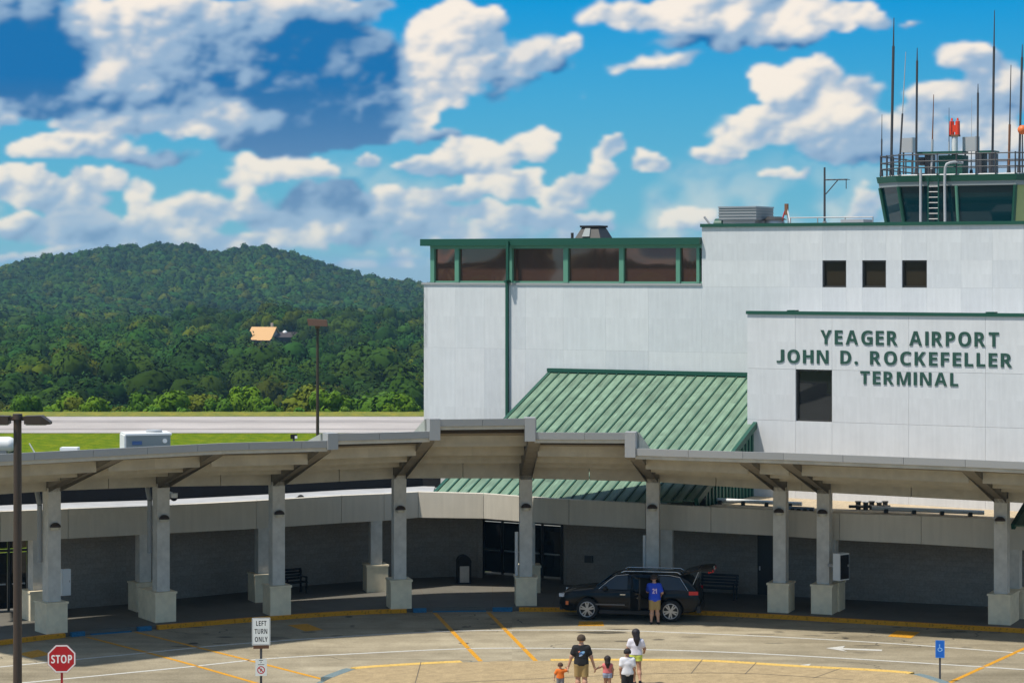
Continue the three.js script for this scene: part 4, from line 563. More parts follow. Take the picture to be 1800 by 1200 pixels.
// ---------------------------------------------------------------- control tower cab above the roof
const towerN = -8.2, tcx = fx(1678, towerN + 4.8), tz = towerN - 0.2;
const tower = thing('control_tower', 'dark green eight-sided control tower cab with outward leaning glass', 'control tower', P(tcx, RY, tz), TURN);
{
  const nF = 4.8, q = (px, py) => { const f = face(px, py, towerN - 0.2 + nF); return [f.x - tcx, f.y - RY]; };
  const half = (fx(1783, tz + nF) - fx(1572, tz + nF)) / 2, ch = 1.3, y = (py) => fy(1678, py, tz + nF) - RY, yTop = y(307), yRim = y(318), yGl = y(326), y0 = -0.2;
  const oct = (k, d) => { const h = half * k, c = (half + ch) * k + d; const p = [[-h, c], [h, c], [c, h], [c, -h], [h, -c], [-h, -c], [-c, -h], [-c, h]]; return p; };
  const depthFix = (half + ch) - nF;                       // front face stands nF in front of the centre
  const ring = (k, yy, d = 0) => oct(k, d).map(([x, z]) => V3(x, yy, z - depthFix));
  const kB = 0.885;
  L('cab_rim', loft([ring(1.0, yRim), ring(1.012, yTop)]), M.greenTrim, tower); L('cab_band', loft([ring(0.985, yGl), ring(0.99, yRim - 0.002)]), M.greyPaint, tower);
  const lo = ring(kB, y0), hi = ring(0.975, yGl - 0.003);
  for (let i = 0; i < 8; i++) {
    const j = (i + 1) % 8, a = lo[i], b = lo[j], c = hi[j], d = hi[i], cen = V3(0, (y0 + yGl) / 2, -depthFix), off = (p, s) => p.clone().lerp(V3(cen.x, p.y, cen.z), s);
    const n = i % 2 ? 1 : 2;
    for (let s = 0; s < n; s++) { const A = a.clone().lerp(b, s / n), B = a.clone().lerp(b, (s + 1) / n), Cc = d.clone().lerp(c, (s + 1) / n), Dd = d.clone().lerp(c, s / n); L('glass_pane', loft([[A, B, Cc, Dd].map((p) => off(p, 0.01)), [A, B, Cc, Dd].map((p) => off(p, 0.016))]), i === 1 ? M.blind : M.towerGlass, tower); if (s) L('mullion', rod(A, Dd, 0.07, 6), M.greenPale, tower); }
    L('corner_post', rod(a, d, 0.09, 6), i === 2 || i === 3 ? M.greenPale : M.greenTrim, tower);
  }
  L('cab_floor', loft([ring(0.80, y0), ring(0.86, y0 + 0.1)]), M.greenDark, tower); L('shaft', boxB(5, 2.0, 5, 0, 0, -depthFix), M.greenDark, tower);
  L('cab_lining', loft([ring(kB - 0.05, y0 + 0.02), ring(0.9, yGl)]), M.frameDark, tower);
  L('ladder', merge([rod(V3(q(1634, 320)[0], 0.1, nF + 0.12), V3(q(1634, 320)[0], y(312), nF + 0.12), 0.035), rod(V3(q(1652, 320)[0], 0.1, nF + 0.12), V3(q(1652, 320)[0], y(312), nF + 0.12), 0.035)]), M.greenDark, tower);
  for (let i = 0; i < 9; i++) L('ladder_rung', rod(V3(q(1634, 320)[0], 0.2 + i * 0.23, nF + 0.12), V3(q(1652, 320)[0], 0.2 + i * 0.23, nF + 0.12), 0.022), M.galvanised, tower);
  L('conduit', rod(V3(q(1621, 300)[0], 0, nF + 0.15), V3(q(1621, 300)[0], y(296), nF + 0.15), 0.06), M.mastPale, tower);
  { const x = q(1664, 300)[0], c = new THREE.CatmullRomCurve3([V3(x, 0, nF + 0.15), V3(x, y(300), nF + 0.15), V3(x + 0.05, y(289), nF + 0.15), V3(x + 0.3, y(285), nF), V3(x + 0.6, y(286), nF - 0.4)]); L('conduit', new THREE.TubeGeometry(c, 24, 0.06, 8), M.mastPale, tower); }
  // guard rail round the cab roof
  const rp = ring(0.97, yTop), ry = [y(293), y(282), y(270)];
  for (let i = 0; i < 8; i++) { const j = (i + 1) % 8, a = rp[i], b = rp[j]; for (const yy of ry) L('guard_rail', rod(a.clone().setY(yy), b.clone().setY(yy), 0.028, 6), M.mast, tower); const n = i % 2 ? 3 : 6; for (let k = 0; k < n; k++) { const p = a.clone().lerp(b, k / n); L('rail_post', rod(p.clone().setY(yTop), p.clone().setY(ry[2] + 0.05), 0.032, 6), M.mast, tower); } }
  L('roof_deck', loft([ring(0.96, yTop), ring(0.95, yTop + 0.05)]), M.mastPale, tower);
  // plant on the deck
  const deck = (px0, px1, py0, py1, z, m, nm) => { const a = face(px0, py1, tz + z), b = face(px1, py0, tz + z); return L(nm, box(b.x - a.x, b.y - a.y, 0.9, (a.x + b.x) / 2 - tcx, (a.y + b.y) / 2 - RY, z - 0.45), m, tower); };
  deck(1610, 1692, 265, 271, 2.8, M.greenTrim, 'platform'); deck(1650, 1692, 272, 306, 2.6, M.greenDark, 'plant_box'); deck(1718, 1747, 264, 269, 2.2, M.greenTrim, 'platform'); deck(1626, 1634, 271, 308, 2.6, M.mast, 'platform_leg'); deck(1720, 1726, 269, 308, 2.2, M.mast, 'platform_leg'); deck(1738, 1745, 269, 308, 2.2, M.mast, 'platform_leg'); deck(1610, 1625, 276, 290, 2.6, M.mast, 'speaker_box');
  // things standing on the tower deck
  const deckY = RY + yTop + 0.05, spot = (px, z) => P(face(px, 300, tz + z).x, deckY, tz + z), tall = (px, py, z) => face(px, py, tz + z).y - deckY;
  const ant = (px0, px1, pyTop, z, m0, m1, r, what, split = 0.45) => { r *= 0.72; const t = thing('whip_antenna', what, 'antenna', spot(px0, z), TURN, 'antennas on the control tower roof'), h = tall(px1, pyTop, z), dx = fx(px1, tz + z) - fx(px0, tz + z), a = V3(0, 0, 0), b = V3(dx * split, h * split, 0), c = V3(dx, h, 0); L('antenna_base', cyl(0.09, 0.07, 0.3, 8), M.mast, t); L('lower_tube', rod(a, b, r), m0, t); L('upper_rod', rod(b, c, r * 0.62, 8, r * 0.3), m1, t); };
  ant(1550, 1551, 201, 3.4, M.mast, M.mast, 0.05, 'short dark antenna at the far left corner of the tower deck', 0.6);
  ant(1567, 1572, 31, 3.9, M.mast, M.mast, 0.085, 'very tall dark antenna near the left corner of the tower deck', 0.82);
  ant(1581, 1593, 91, 4.2, M.mast, M.mastPale, 0.06, 'leaning antenna with a pale upper half on the tower deck', 0.5);
  ant(1611, 1613, 84, 3.0, M.mast, M.mast, 0.07, 'tall straight dark antenna over the left pale box on the tower deck', 0.9);
  ant(1638, 1642, 166, 2.6, M.mastPale, M.rust, 0.075, 'leaning thick antenna with rusty top left of the red beacon', 0.45);
  ant(1669, 1669, 189, 2.2, M.mastPale, M.mast, 0.045, 'thin antenna immediately left of the red beacon', 0.5);
  ant(1708, 1709, 172, 1.2, M.mastPale, M.mastPale, 0.03, 'faint thin pale antenna right of the red beacon', 0.5);
  ant(1719, 1720, 147, 3.2, M.mast, M.mast, 0.065, 'dark antenna beside the right pale box on the tower deck', 0.9);
  ant(1745, 1749, 18, 2.6, M.mast, M.mast, 0.075, 'tallest dark antenna, right of the red beacon', 0.78);
  ant(1774, 1778, 114, 4.2, M.rust, M.mast, 0.075, 'antenna with a rusty lower half near the right corner of the tower deck', 0.45);
  ant(1792, 1798, 78, 4.0, M.mast, M.mast, 0.07, 'rightmost tall dark antenna at the edge of the picture', 0.9);
  { const z = 2.0, t = thing('beacon_light', 'red twin beacon lamp on a white post on the tower deck', 'beacon', spot(1679, z), TURN); const h = tall(1679, 240, z), r = 0.1; L('post', cyl(0.15, 0.13, h, 10), M.whitePaint, t); L('lamp_base', boxB(0.42, 0.08, 0.3, 0, h, 0), M.rust, t); for (const s of [-1, 1]) { L('red_lens', cyl(0.11, 0.1, tall(1679, 212, z) - h - 0.1, 12, s * 0.13, h + 0.08, 0), M.beacon, t); L('lens_cap', cyl(0.06, 0.03, 0.12, 10, s * 0.13, tall(1679, 212, z), 0), M.beacon, t); } L('red_band', boxB(0.4, 0.3, 0.16, 0, h + 0.2, 0), M.beacon, t); }
  for (const [a, b, py0, py1, what] of [[1587, 1607, 243, 268, 'pale equipment box on the left of the tower deck'], [1695, 1719, 241, 266, 'pale equipment box right of the red beacon']]) { const z = 1.6, t = thing('equipment_box', what, 'equipment box', spot((a + b) / 2, z), TURN), h0 = tall(a, py1, z), h1 = tall(a, py0, z), w = fx(b, tz + z) - fx(a, tz + z); for (const s of [-1, 1]) L('leg', boxB(0.06, h0, 0.06, s * w * 0.4, 0, 0), M.mast, t); L('cabinet', boxB(w, h1 - h0, 0.4, 0, h0, 0), M.mastPale, t); L('cabinet_edge', boxB(0.06, h1 - h0 + 0.04, 0.44, w / 2, h0 - 0.02, 0), M.steel, t); }
  { const z = 4.3, t = thing('obstruction_ball', 'orange warning ball at the right edge of the tower deck', 'warning ball', spot(1798, z), TURN), h = tall(1798, 228, z); L('ball', new THREE.SphereGeometry(0.2, 14, 10), M.orange, t, 0, h, 0); L('stem', rod(V3(0, 0, 0), V3(0, h, 0), 0.03), M.mast, t); }
}
// ---------------------------------------------------------------- trees
function crownGeo(seed, leaves, size, lobes, spread = [1, 0.9, 1], core = true, leafiness = 0.5, coreR = 0.8, extra = 0) {      // leaf faces through a lumpy crown of radius about 1, base near y = -0.8
  const r = rng(seed), balls = [];
  for (let i = 0; i < lobes; i++) { const a = r() * 6.283, u = r() * 1.5 - 0.6, q = Math.sqrt(Math.max(0, 1 - u * u * 0.7)) * 0.62; balls.push([Math.cos(a) * q * spread[0], u * 0.62 * spread[1], Math.sin(a) * q * spread[2], 0.30 + extra + 0.28 * r()]); }
  balls.push([0, 0, 0, 0.62]);
  const pos = [], nor = [];
  for (let i = 0; i < leaves; i++) {
    const b = balls[Math.floor(r() * balls.length)]; let x, y, z, l; do { x = r() * 2 - 1; y = r() * 2 - 1; z = r() * 2 - 1; l = Math.hypot(x, y, z); } while (l > 1 || l < 0.1);
    x /= l; y /= l; z /= l; const rad = b[3] * (0.82 + 0.26 * r()), c = V3(b[0] + x * rad, b[1] + y * rad, b[2] + z * rad), n = V3(x + (r() - 0.5) * 1.3, y + (r() - 0.3) * 1.2, z + (r() - 0.5) * 1.3).normalize();
    const t = V3(r() - 0.5, r() - 0.5, r() - 0.5).cross(n).normalize(), s = n.clone().cross(t), w = size * (0.6 + 0.8 * r()), h = w * (0.7 + 0.6 * r());
    const q = (a, d) => c.clone().addScaledVector(t, a * w).addScaledVector(s, d * h), A = q(-1, -0.2), B = q(0, -1), Cc = q(1, 0.2), D = q(-0.1, 1);
    for (const v of [A, B, Cc, A, Cc, D]) { pos.push(v.x, v.y, v.z); const nn = v.clone().sub(V3(b[0], b[1], b[2])).normalize().lerp(n, leafiness).normalize(); nor.push(nn.x, nn.y, nn.z); }
  }
  if (core) for (const b of balls) { const g = new THREE.IcosahedronGeometry(b[3] * coreR, 1), p = g.attributes.position, n = g.attributes.normal; for (let i = 0; i < p.count; i++) { const k = 0.85 + 0.3 * hash3(Math.round(p.getX(i) * 50), Math.round(p.getY(i) * 50), Math.round(p.getZ(i) * 50)); pos.push(p.getX(i) * k + b[0], p.getY(i) * k + b[1], p.getZ(i) * k + b[2]); nor.push(n.getX(i), n.getY(i), n.getZ(i)); } }
  const g = new THREE.BufferGeometry(); g.setAttribute('position', new THREE.BufferAttribute(new Float32Array(pos), 3)); g.setAttribute('normal', new THREE.BufferAttribute(new Float32Array(nor), 3)); return g;
}
const leafMat = (r, g, b) => new THREE.MeshPhysicalMaterial({ color: C(r, g, b), roughness: 0.75, side: THREE.DoubleSide, transmission: 0.22, thickness: 0, specularIntensity: 0.15 });
const forestMat = new THREE.MeshPhysicalMaterial({ color: C(1, 1, 1), roughness: 0.9, specularIntensity: 0.1, side: THREE.DoubleSide });
{ // woodland on the hills: one mass each for the near and the far slope
  const r = rng(77), crowns = [1, 2, 3, 4].map((s) => crownGeo(s * 31, 1300, 0.062, 7, [0.85, 0.9, 0.85], true, 0.44, 0.82, 0.14)), farCrowns = [5, 6].map((s) => crownGeo(s * 17, 300, 0.12, 6, [0.9, 0.9, 0.9], true, 0.36, 0.84, 0.12));
  const near = crowns.map(() => []), far = farCrowns.map(() => []), m = new THREE.Matrix4(), e = new THREE.Euler(), qn = new THREE.Quaternion();
  const plant = (list, x, D, rad, tall) => { const z = -D, h = terrainH(x, z); m.compose(V3(x, h + tall - rad * 0.55, z), qn.setFromEuler(e.set((r() - 0.5) * 0.25, r() * 6.283, (r() - 0.5) * 0.25)), V3(rad * (0.85 + 0.3 * r()), rad * (0.85 + 0.4 * r()), rad * (0.85 + 0.3 * r()))); const k = 0.6 * vn2(x / 60 + 9, D / 70) + 0.4 * vn2(x / 150 + 3, D / 190 + 5), y = r(); const olive = y > 0.9 ? 1 : 0, v = (0.5 + 0.75 * k + 0.6 * (r() - 0.5)) * 0.53; list.push([m.clone(), C((0.040 + 0.06 * olive + 0.036 * y) * v, (0.12 + 0.04 * olive + 0.03 * r()) * v, (0.010 + 0.012 * (1 - y)) * v)]); };
  for (let D = 430; D < 1130; D += mix(5.4, 6.2, (D - 430) / 700)) { const step = mix(6.4, 7.2, (D - 430) / 700); for (let x = -0.28 * D; x < 0.05 * D; x += step) {
    const X = x + (r() - 0.5) * step * 1.4, Dd = D + (r() - 0.5) * 6, px = 900 + FOCAL * X / Dd, rad = mix(4.3, 3.5, (D - 430) / 700) + 2.6 * r() * r() + (r() < 0.06 ? 1.6 : 0), tall = rad * 1.3 + 1 + 6 * r() * r(), topY = HORIZON + (EYE - terrainH(X, -Dd) - tall - rad * 0.45) * FOCAL / Dd;
    if (px > 424 && px < 538 && Dd < 864 && (topY < 603 || Dd > 832)) continue; if (px > 255 && px < 290 && Dd > 930 && Dd < 1010) continue; if (px > 700 && px < 742 && Dd > 600 && Dd < 690) continue;
    if (px > 380 && px < 520 && Dd < 520) continue;
    plant(near[Math.floor(r() * near.length)], X, Dd, rad, tall);
  } }
  for (let D = 1130; D < 2120; D += 8.5) for (let x = -0.30 * D; x < 0.04 * D; x += 8.6) plant(far[Math.floor(r() * far.length)], x + (r() - 0.5) * 11, D + (r() - 0.5) * 9, 4.4 + 3.4 * r(), 7 + 5 * r());
  // woods on the other hills round the airfield, thinner
  const round = [[]]; for (let i = 0; i < 5200; i++) { const a = 0.35 + r() * (2 * Math.PI - 0.7), R = 560 + 900 * Math.sqrt(r()); const x = Math.sin(a) * R, D = Math.cos(a) * R; plant(round[0], x, D, 6 + 4 * r(), 9 + 5 * r()); }
  const make = (name, label, sets, geos) => { const g = new THREE.Group(); g.name = name; g.userData = { label, category: 'woodland', kind: 'stuff' }; scene.add(g); sets.forEach((list, i) => { const im = shadows(new THREE.InstancedMesh(geos[i], forestMat, list.length)); im.name = 'tree_crowns'; im.userData.kind = 'stuff'; list.forEach(([mm, c], k) => { im.setMatrixAt(k, mm); im.setColorAt(k, c); }); g.add(im); }); };
  make('hillside_woodland', 'dense green woodland on the slopes beyond the runway', near, crowns); make('distant_woodland', 'dense woodland covering the far hill up to the skyline', far, farCrowns); make('outlying_woodland', 'woodland on the other hills round the airfield', round, [farCrowns[0]]);
}
{ // the row of young trees along the far edge of the airfield
  const geos = [1, 2, 3, 4, 5].map((s) => crownGeo(s * 101 + 7, 1500, 0.10, 11, [1, 1, 1])), trunk = (() => { const a = [cyl(0.09, 0.05, 1.2, 7, 0, -1.75, 0)]; for (const [x, z] of [[0.45, 0.2], [-0.4, 0.3], [0.1, -0.45]]) a.push(rod(V3(0, -0.85, 0), V3(x, 0.1, z), 0.045, 5, 0.02)); return merge(a); })();
  const mats = [leafMat(0.10, 0.19, 0.007), leafMat(0.07, 0.155, 0.008), leafMat(0.125, 0.155, 0.010), leafMat(0.12, 0.215, 0.007)];
  const row = [[48, 687, 44, 1, 'narrow pointed young tree near the left end of the row behind the runway'], [112, 690, 58, 0, 'broad light green tree between the pointed tree and the olive tree'], [139, 692, 42, 2, 'olive-brown tinted tree in the row behind the runway'], [166, 694, 40, 3, 'bright green tree just right of the olive-brown one'], [200, 703, 40, 2, 'low rounded shrubby tree behind the runway, beside the olive trees'], [228, 706, 30, 0, 'small tree in the gap right of the low rounded one'], [250, 690, 38, 1, 'slim tree left of the large bushy tree in the row'], [293, 679, 74, 0, 'large bushy tree above the grey cabinet'], [326, 699, 46, 3, 'low bright bush right of the large bushy tree'], [355, 682, 62, 2, 'olive green tree in the middle of the row'], [384, 694, 40, 1, 'dark tree right of the olive green one'], [418, 711, 40, 3, 'very low bush at the foot of the tall middle tree'], [430, 671, 56, 3, 'tallest bright tree in the middle of the row'], [459, 692, 40, 0, 'tree close to the right of the tallest bright one'], [480, 706, 32, 1, 'small dark bush left of the far lamp post'], [516, 705, 36, 3, 'small bright bush left of the tree behind the lamp post'], [538, 677, 64, 2, 'wide tree just left of the far lamp post'], [582, 680, 60, 0, 'wide tree just right of the far lamp post'], [617, 704, 36, 1, 'low bush between the wide tree and the great round tree'], [655, 673, 88, 1, 'great round dark-hearted tree left of the terminal wall'], [692, 700, 34, 3, 'small tree at the right foot of the great round tree'], [717, 692, 44, 0, 'last tree of the row beside the terminal wall'], [17, 711, 38, 0, 'low bush at the left edge of the picture behind the runway'], [78, 713, 32, 3, 'low bush just right of the pointed tree'], [-40, 690, 60, 1, 'tree of the row just outside the left edge']];
  row.forEach(([px, py, w, k, label], i) => { const D = 303 + (i * 5 % 7) * 1.6, s = w / FOCAL * D * 0.64, top = EYE - (py - HORIZON) * D / FOCAL, base = terrainH((px - 900) / FOCAL * D, -D), t = thing('young_tree', label, 'tree', on(px, D, base), i * 1.7, 'trees along the far edge of the airfield'), h = top - base, sy = Math.max(h * 0.55, s * 0.9), cy = h - sy * 1.02;
    const c = L('crown', geos[i % 5], mats[k], t, 0, cy, 0); c.scale.set(s, sy, s); const tr = L('trunk', trunk, M.bark, t, 0, cy, 0); tr.scale.set(s * 0.9, (cy + 0.3) / 1.75 > 0.4 ? (cy + 0.3) / 1.75 : 0.4, s * 0.9); });
  const low = [], r = rng(4), geoS = crownGeo(909, 160, 0.2, 6); // ground cover under the row
  for (let i = 0; i < 260; i++) low.push([r() * -130 + 5, 298 + r() * 9]);
  const im = shadows(new THREE.InstancedMesh(geoS, forestMat, low.length)); im.name = 'undergrowth'; im.userData = { label: 'low green undergrowth beneath the row of young trees', category: 'undergrowth', kind: 'stuff' };
  const m = new THREE.Matrix4(); low.forEach(([x, D], i) => { const s = 0.5 + 0.6 * r(); m.makeRotationY(i).scale(V3(s, s * 0.9, s)).setPosition(x, terrainH(x, -D) + s * 0.4, -D); im.setMatrixAt(i, m); im.setColorAt(i, C(0.07 + 0.05 * r(), 0.14 + 0.06 * r(), 0.02)); }); scene.add(im);
}
// ---------------------------------------------------------------- houses on the hillside
function house(px, D, w, d, wallH, roofH, turn, roofM, wallM, label, lift = 0, windows = true) {
  const g = on(px, D); g.y = terrainH(g.x, g.z) - 0.5 + lift; const t = thing('hillside_house', label, 'house', g, turn), e = 0.5;
  L('house_wall', boxB(w, wallH, d), wallM, t); const ov = 0.6;
  for (const s of [-1, 1]) { const l = Math.hypot(d / 2 + ov, roofH), q = box(w + 1, 0.18, l); q.rotateX(s * Math.atan2(roofH, d / 2 + ov)); L('roof_slope', q, roofM, t, 0, wallH + roofH / 2, s * (d / 4 + ov / 2)); }
  for (const s of [-1, 1]) { const sh = new THREE.ShapeGeometry(new THREE.Shape([new THREE.Vector2(-d / 2, wallH), new THREE.Vector2(d / 2, wallH), new THREE.Vector2(0, wallH + roofH * 0.9)])); sh.rotateY(Math.PI / 2); L('gable', sh, wallM, t, s * (w / 2 - 0.02), 0, 0); }
  if (windows) for (let i = 0; i < 3; i++) L('window', box(1.2, 1.1, 0.08, (i - 1) * w * 0.3, wallH * 0.5, d / 2 + 0.04), M.frameDark, t);
  return t;
}
const tileTan = mat(0.62, 0.36, 0.15, 0.8), brickPale = mat(0.42, 0.34, 0.27, 0.9), roofBrown = mat(0.05, 0.035, 0.035, 0.8), roofRed = mat(0.35, 0.07, 0.08, 0.7);
{ const t = house(464, 848, 8.8, 9, 1.7, 4.6, -0.34, tileTan, brickPale, 'tan tile-roofed house alone on the wooded hillside', 1.5); L('porch', boxB(3, 1.9, 1.6, -2, 0, 5), M.frameDark, t); L('chimney', boxB(0.8, 1.4, 0.8, 2.6, 6.4, -1), brickPale, t); }
{ const t = house(503, 850, 7, 8, 3.6, 1.7, 0.0, roofBrown, mat(0.02, 0.018, 0.02, 0.8), 'dark shed with a white-capped roof right of the tan-roofed house', 0.6, false); L('roof_vent', new THREE.SphereGeometry(0.9, 10, 6), M.whitePaint, t, -0.5, 5.1, 0); L('side_wall', boxB(0.3, 3.6, 8.2, 3.7, 0, 0), M.concrete, t); }
house(267, 968, 9, 7, 2.2, 1.0, 0, M.whitePaint, M.whitePaint, 'small white-roofed house among the trees on the left slope', 5.2, false);
house(596, 1040, 3.2, 6, 4.4, 1.6, 0.3, roofRed, M.whitePaint, 'tiny red and white house high among the trees near the terminal', 9.5, false);
// ---------------------------------------------------------------- lamp posts
{ const t = thing('street_lamp', 'dark bronze twin-headed lamp post in the left foreground', 'street lamp', on(30, 60)); const h = EYE - (737 - HORIZON) * 60 / FOCAL, y1 = EYE - (746 - HORIZON) * 60 / FOCAL;
  L('pole', merge([cyl(0.115, 0.1, h, 14)]), M.bronze, t); L('pole_base', boxB(0.5, 0.5, 0.5), M.concrete, t); L('pole_cap', cyl(0.14, 0.12, 0.14, 12, 0, h, 0), M.bronze, t);
  for (const s of [-1, 1]) { L('arm', box(0.3, 0.1, 0.1, s * 0.2, h + 0.02, 0), M.bronze, t); const hd = L('lamp_head', loft([[V3(s * 0.2, 0.09, -0.2), V3(s * 0.2, 0.09, 0.2), V3(s * 0.2, -0.11, 0.2), V3(s * 0.2, -0.11, -0.2)], [V3(s * 0.62, 0.10, -0.2), V3(s * 0.62, 0.1, 0.2), V3(s * 0.62, -0.12, 0.2), V3(s * 0.62, -0.12, -0.2)], [V3(s * 0.84, -0.06, -0.16), V3(s * 0.84, -0.06, 0.16), V3(s * 0.84, -0.12, 0.16), V3(s * 0.84, -0.12, -0.16)]]), M.bronze, t, 0, h, 0); L('lamp_lens', box(0.5, 0.02, 0.3, s * 0.48, -0.13, 0), M.lens, hd); } }
{ const D = 150, t = thing('airfield_lamp', 'tall brown lamp post behind the canopy with one wide head', 'street lamp', on(558, D, -5)); const h = EYE - (572 - HORIZON) * D / FOCAL + 5; L('pole', cyl(0.12, 0.085, h, 12), M.bronze, t); L('lamp_head', loft([[V3(-0.64, 0.42, 0.3), V3(0.58, 0.36, 0.3), V3(0.64, -0.05, 0.35), V3(-0.56, 0.0, 0.35)], [V3(-0.64, 0.42, -0.3), V3(0.58, 0.36, -0.3), V3(0.64, -0.05, -0.35), V3(-0.56, 0.0, -0.35)]]), mat(0.12, 0.06, 0.04, 0.7), t, 0, h, 0); L('lamp_bracket', box(0.3, 0.2, 0.3, 0, h - 0.08, 0), M.rust, t); }
// ---------------------------------------------------------------- road signs
function printed(w, h, draw) { const c = document.createElement('canvas'); c.width = w; c.height = h; const x = c.getContext('2d'); draw(x, w, h); const t = new THREE.CanvasTexture(c); t.colorSpace = THREE.SRGBColorSpace; return new THREE.MeshStandardMaterial({ map: t, roughness: 0.5, side: THREE.DoubleSide }); }
function facePlate(shape, w, h) { const g = new THREE.ShapeGeometry(shape), p = g.attributes.position, uv = new Float32Array(p.count * 2); for (let i = 0; i < p.count; i++) { uv[i * 2] = p.getX(i) / w + 0.5; uv[i * 2 + 1] = p.getY(i) / h + 0.5; } g.setAttribute('uv', new THREE.BufferAttribute(uv, 2)); return g; }
const rect = (w, h, r = 0.03) => { const s = new THREE.Shape(); s.moveTo(-w / 2 + r, -h / 2); s.lineTo(w / 2 - r, -h / 2); s.quadraticCurveTo(w / 2, -h / 2, w / 2, -h / 2 + r); s.lineTo(w / 2, h / 2 - r); s.quadraticCurveTo(w / 2, h / 2, w / 2 - r, h / 2); s.lineTo(-w / 2 + r, h / 2); s.quadraticCurveTo(-w / 2, h / 2, -w / 2, h / 2 - r); s.lineTo(-w / 2, -h / 2 + r); s.quadraticCurveTo(-w / 2, -h / 2, -w / 2 + r, -h / 2); return s; };
function plate(t, shape, w, h, y, m, turn = 0, name = 'sign_plate') { const b = new THREE.ExtrudeGeometry(shape, { depth: 0.006, bevelEnabled: false }); const q = L(name, b, M.steel, t, 0, y, 0.05); L('sign_print', facePlate(shape, w, h), m, q, 0, 0, 0.0085); return q; }
{ const D = 65.6, R = 24.5 / FOCAL * D, s = new THREE.Shape(Array.from({ length: 8 }, (_, i) => new THREE.Vector2(Math.cos((i + 0.5) * Math.PI / 4) * R * 1.08, Math.sin((i + 0.5) * Math.PI / 4) * R * 1.08))), W2 = R * 2.16;
  const t = thing('stop_sign', 'red octagonal STOP sign on a red post in the left foreground', 'stop sign', on(108, D), 0.05); const y = EYE - (1157 - HORIZON) * D / FOCAL; L('post', boxB(0.06, y + 0.2, 0.045), M.red, t);
  plate(t, s, W2, W2, y, printed(256, 256, (x, w, h) => { x.fillStyle = '#b9141c'; x.fillRect(0, 0, w, h); x.strokeStyle = '#e8e4e0'; x.lineWidth = 12; x.beginPath(); for (let i = 0; i < 8; i++) { const a = (i + 0.5) * Math.PI / 4, r = w * 0.468; x[i ? 'lineTo' : 'moveTo'](w / 2 + Math.cos(a) * r, h / 2 + Math.sin(a) * r); } x.closePath(); x.stroke(); x.fillStyle = '#f2eeea'; x.font = 'bold 92px sans-serif'; x.textAlign = 'center'; x.textBaseline = 'middle'; x.save(); x.translate(w / 2, h / 2 + 4); x.scale(0.82, 1.05); x.fillText('STOP', 0, 0); x.restore(); })); }
{ const D = 70, t = thing('turn_sign', 'white LEFT TURN ONLY sign with a small no-parking sign below on one post', 'road sign', on(458.5, D), 0.12), w = 32 / FOCAL * D, h = 48 / FOCAL * D, y = EYE - (1109 - HORIZON) * D / FOCAL, y2 = EYE - (1172 - HORIZON) * D / FOCAL; L('post', boxB(0.07, y + 0.35, 0.05), M.mast, t);
  L('wood_backing', box(w * 0.85, 0.12, 0.03, 0, y - h / 2 - 0.05, 0.02), M.rust, t);
  plate(t, rect(w, h), w, h, y, printed(256, 384, (x, W, H) => { x.fillStyle = '#e9ebe8'; x.fillRect(0, 0, W, H); x.strokeStyle = '#6a6e70'; x.lineWidth = 5; x.strokeRect(10, 10, W - 20, H - 20); x.fillStyle = '#1c1d20'; x.font = 'bold 96px sans-serif'; x.textAlign = 'center'; x.textBaseline = 'middle'; for (const [s, q] of [['LEFT', 80], ['TURN', 192], ['ONLY', 304]]) { x.save(); x.translate(W / 2, q); x.scale(0.72, 1); x.fillText(s, 0, 0); x.restore(); } }));
  const w2 = 20 / FOCAL * D, h2 = 30 / FOCAL * D; plate(t, rect(w2, h2, 0.02), w2, h2, y2, printed(128, 192, (x, W, H) => { x.fillStyle = '#e6e9e4'; x.fillRect(0, 0, W, H); x.fillStyle = '#33363a'; x.fillRect(40, 14, 46, 8); x.font = 'bold 26px sans-serif'; x.textAlign = 'center'; x.fillText('P', W / 2, 50); x.fillRect(30, 62, 70, 7); x.strokeStyle = '#c0283a'; x.lineWidth = 11; x.beginPath(); x.arc(W / 2, 126, 38, 0, 7); x.stroke(); x.font = 'bold 50px sans-serif'; x.fillText('P', W / 2, 145); x.beginPath(); x.moveTo(W / 2 - 27, 99); x.lineTo(W / 2 + 27, 153); x.stroke(); }), 0, 'lower_plate'); }
{ const D = 75, t = thing('parking_sign', 'narrow blue sign on a thin dark post at the right foreground', 'road sign', on(1653, D), -0.15), w = 16 / FOCAL * D, h = 31 / FOCAL * D, y = EYE - (1140 - HORIZON) * D / FOCAL; L('post', boxB(0.06, y + 0.2, 0.045), M.mast, t);
  plate(t, rect(w, h, 0.02), w, h, y, printed(128, 248, (x, W, H) => { x.fillStyle = '#0d63c4'; x.fillRect(0, 0, W, H); x.strokeStyle = '#5aa0e0'; x.lineWidth = 4; x.strokeRect(6, 6, W - 12, H - 12); x.strokeStyle = x.fillStyle = '#9cc8ee'; x.lineWidth = 9; x.beginPath(); x.arc(62, 130, 26, 0.2, 4.2); x.stroke(); x.beginPath(); x.arc(58, 66, 9, 0, 7); x.fill(); x.beginPath(); x.moveTo(58, 78); x.lineTo(62, 112); x.lineTo(88, 114); x.lineTo(96, 144); x.stroke(); })); }
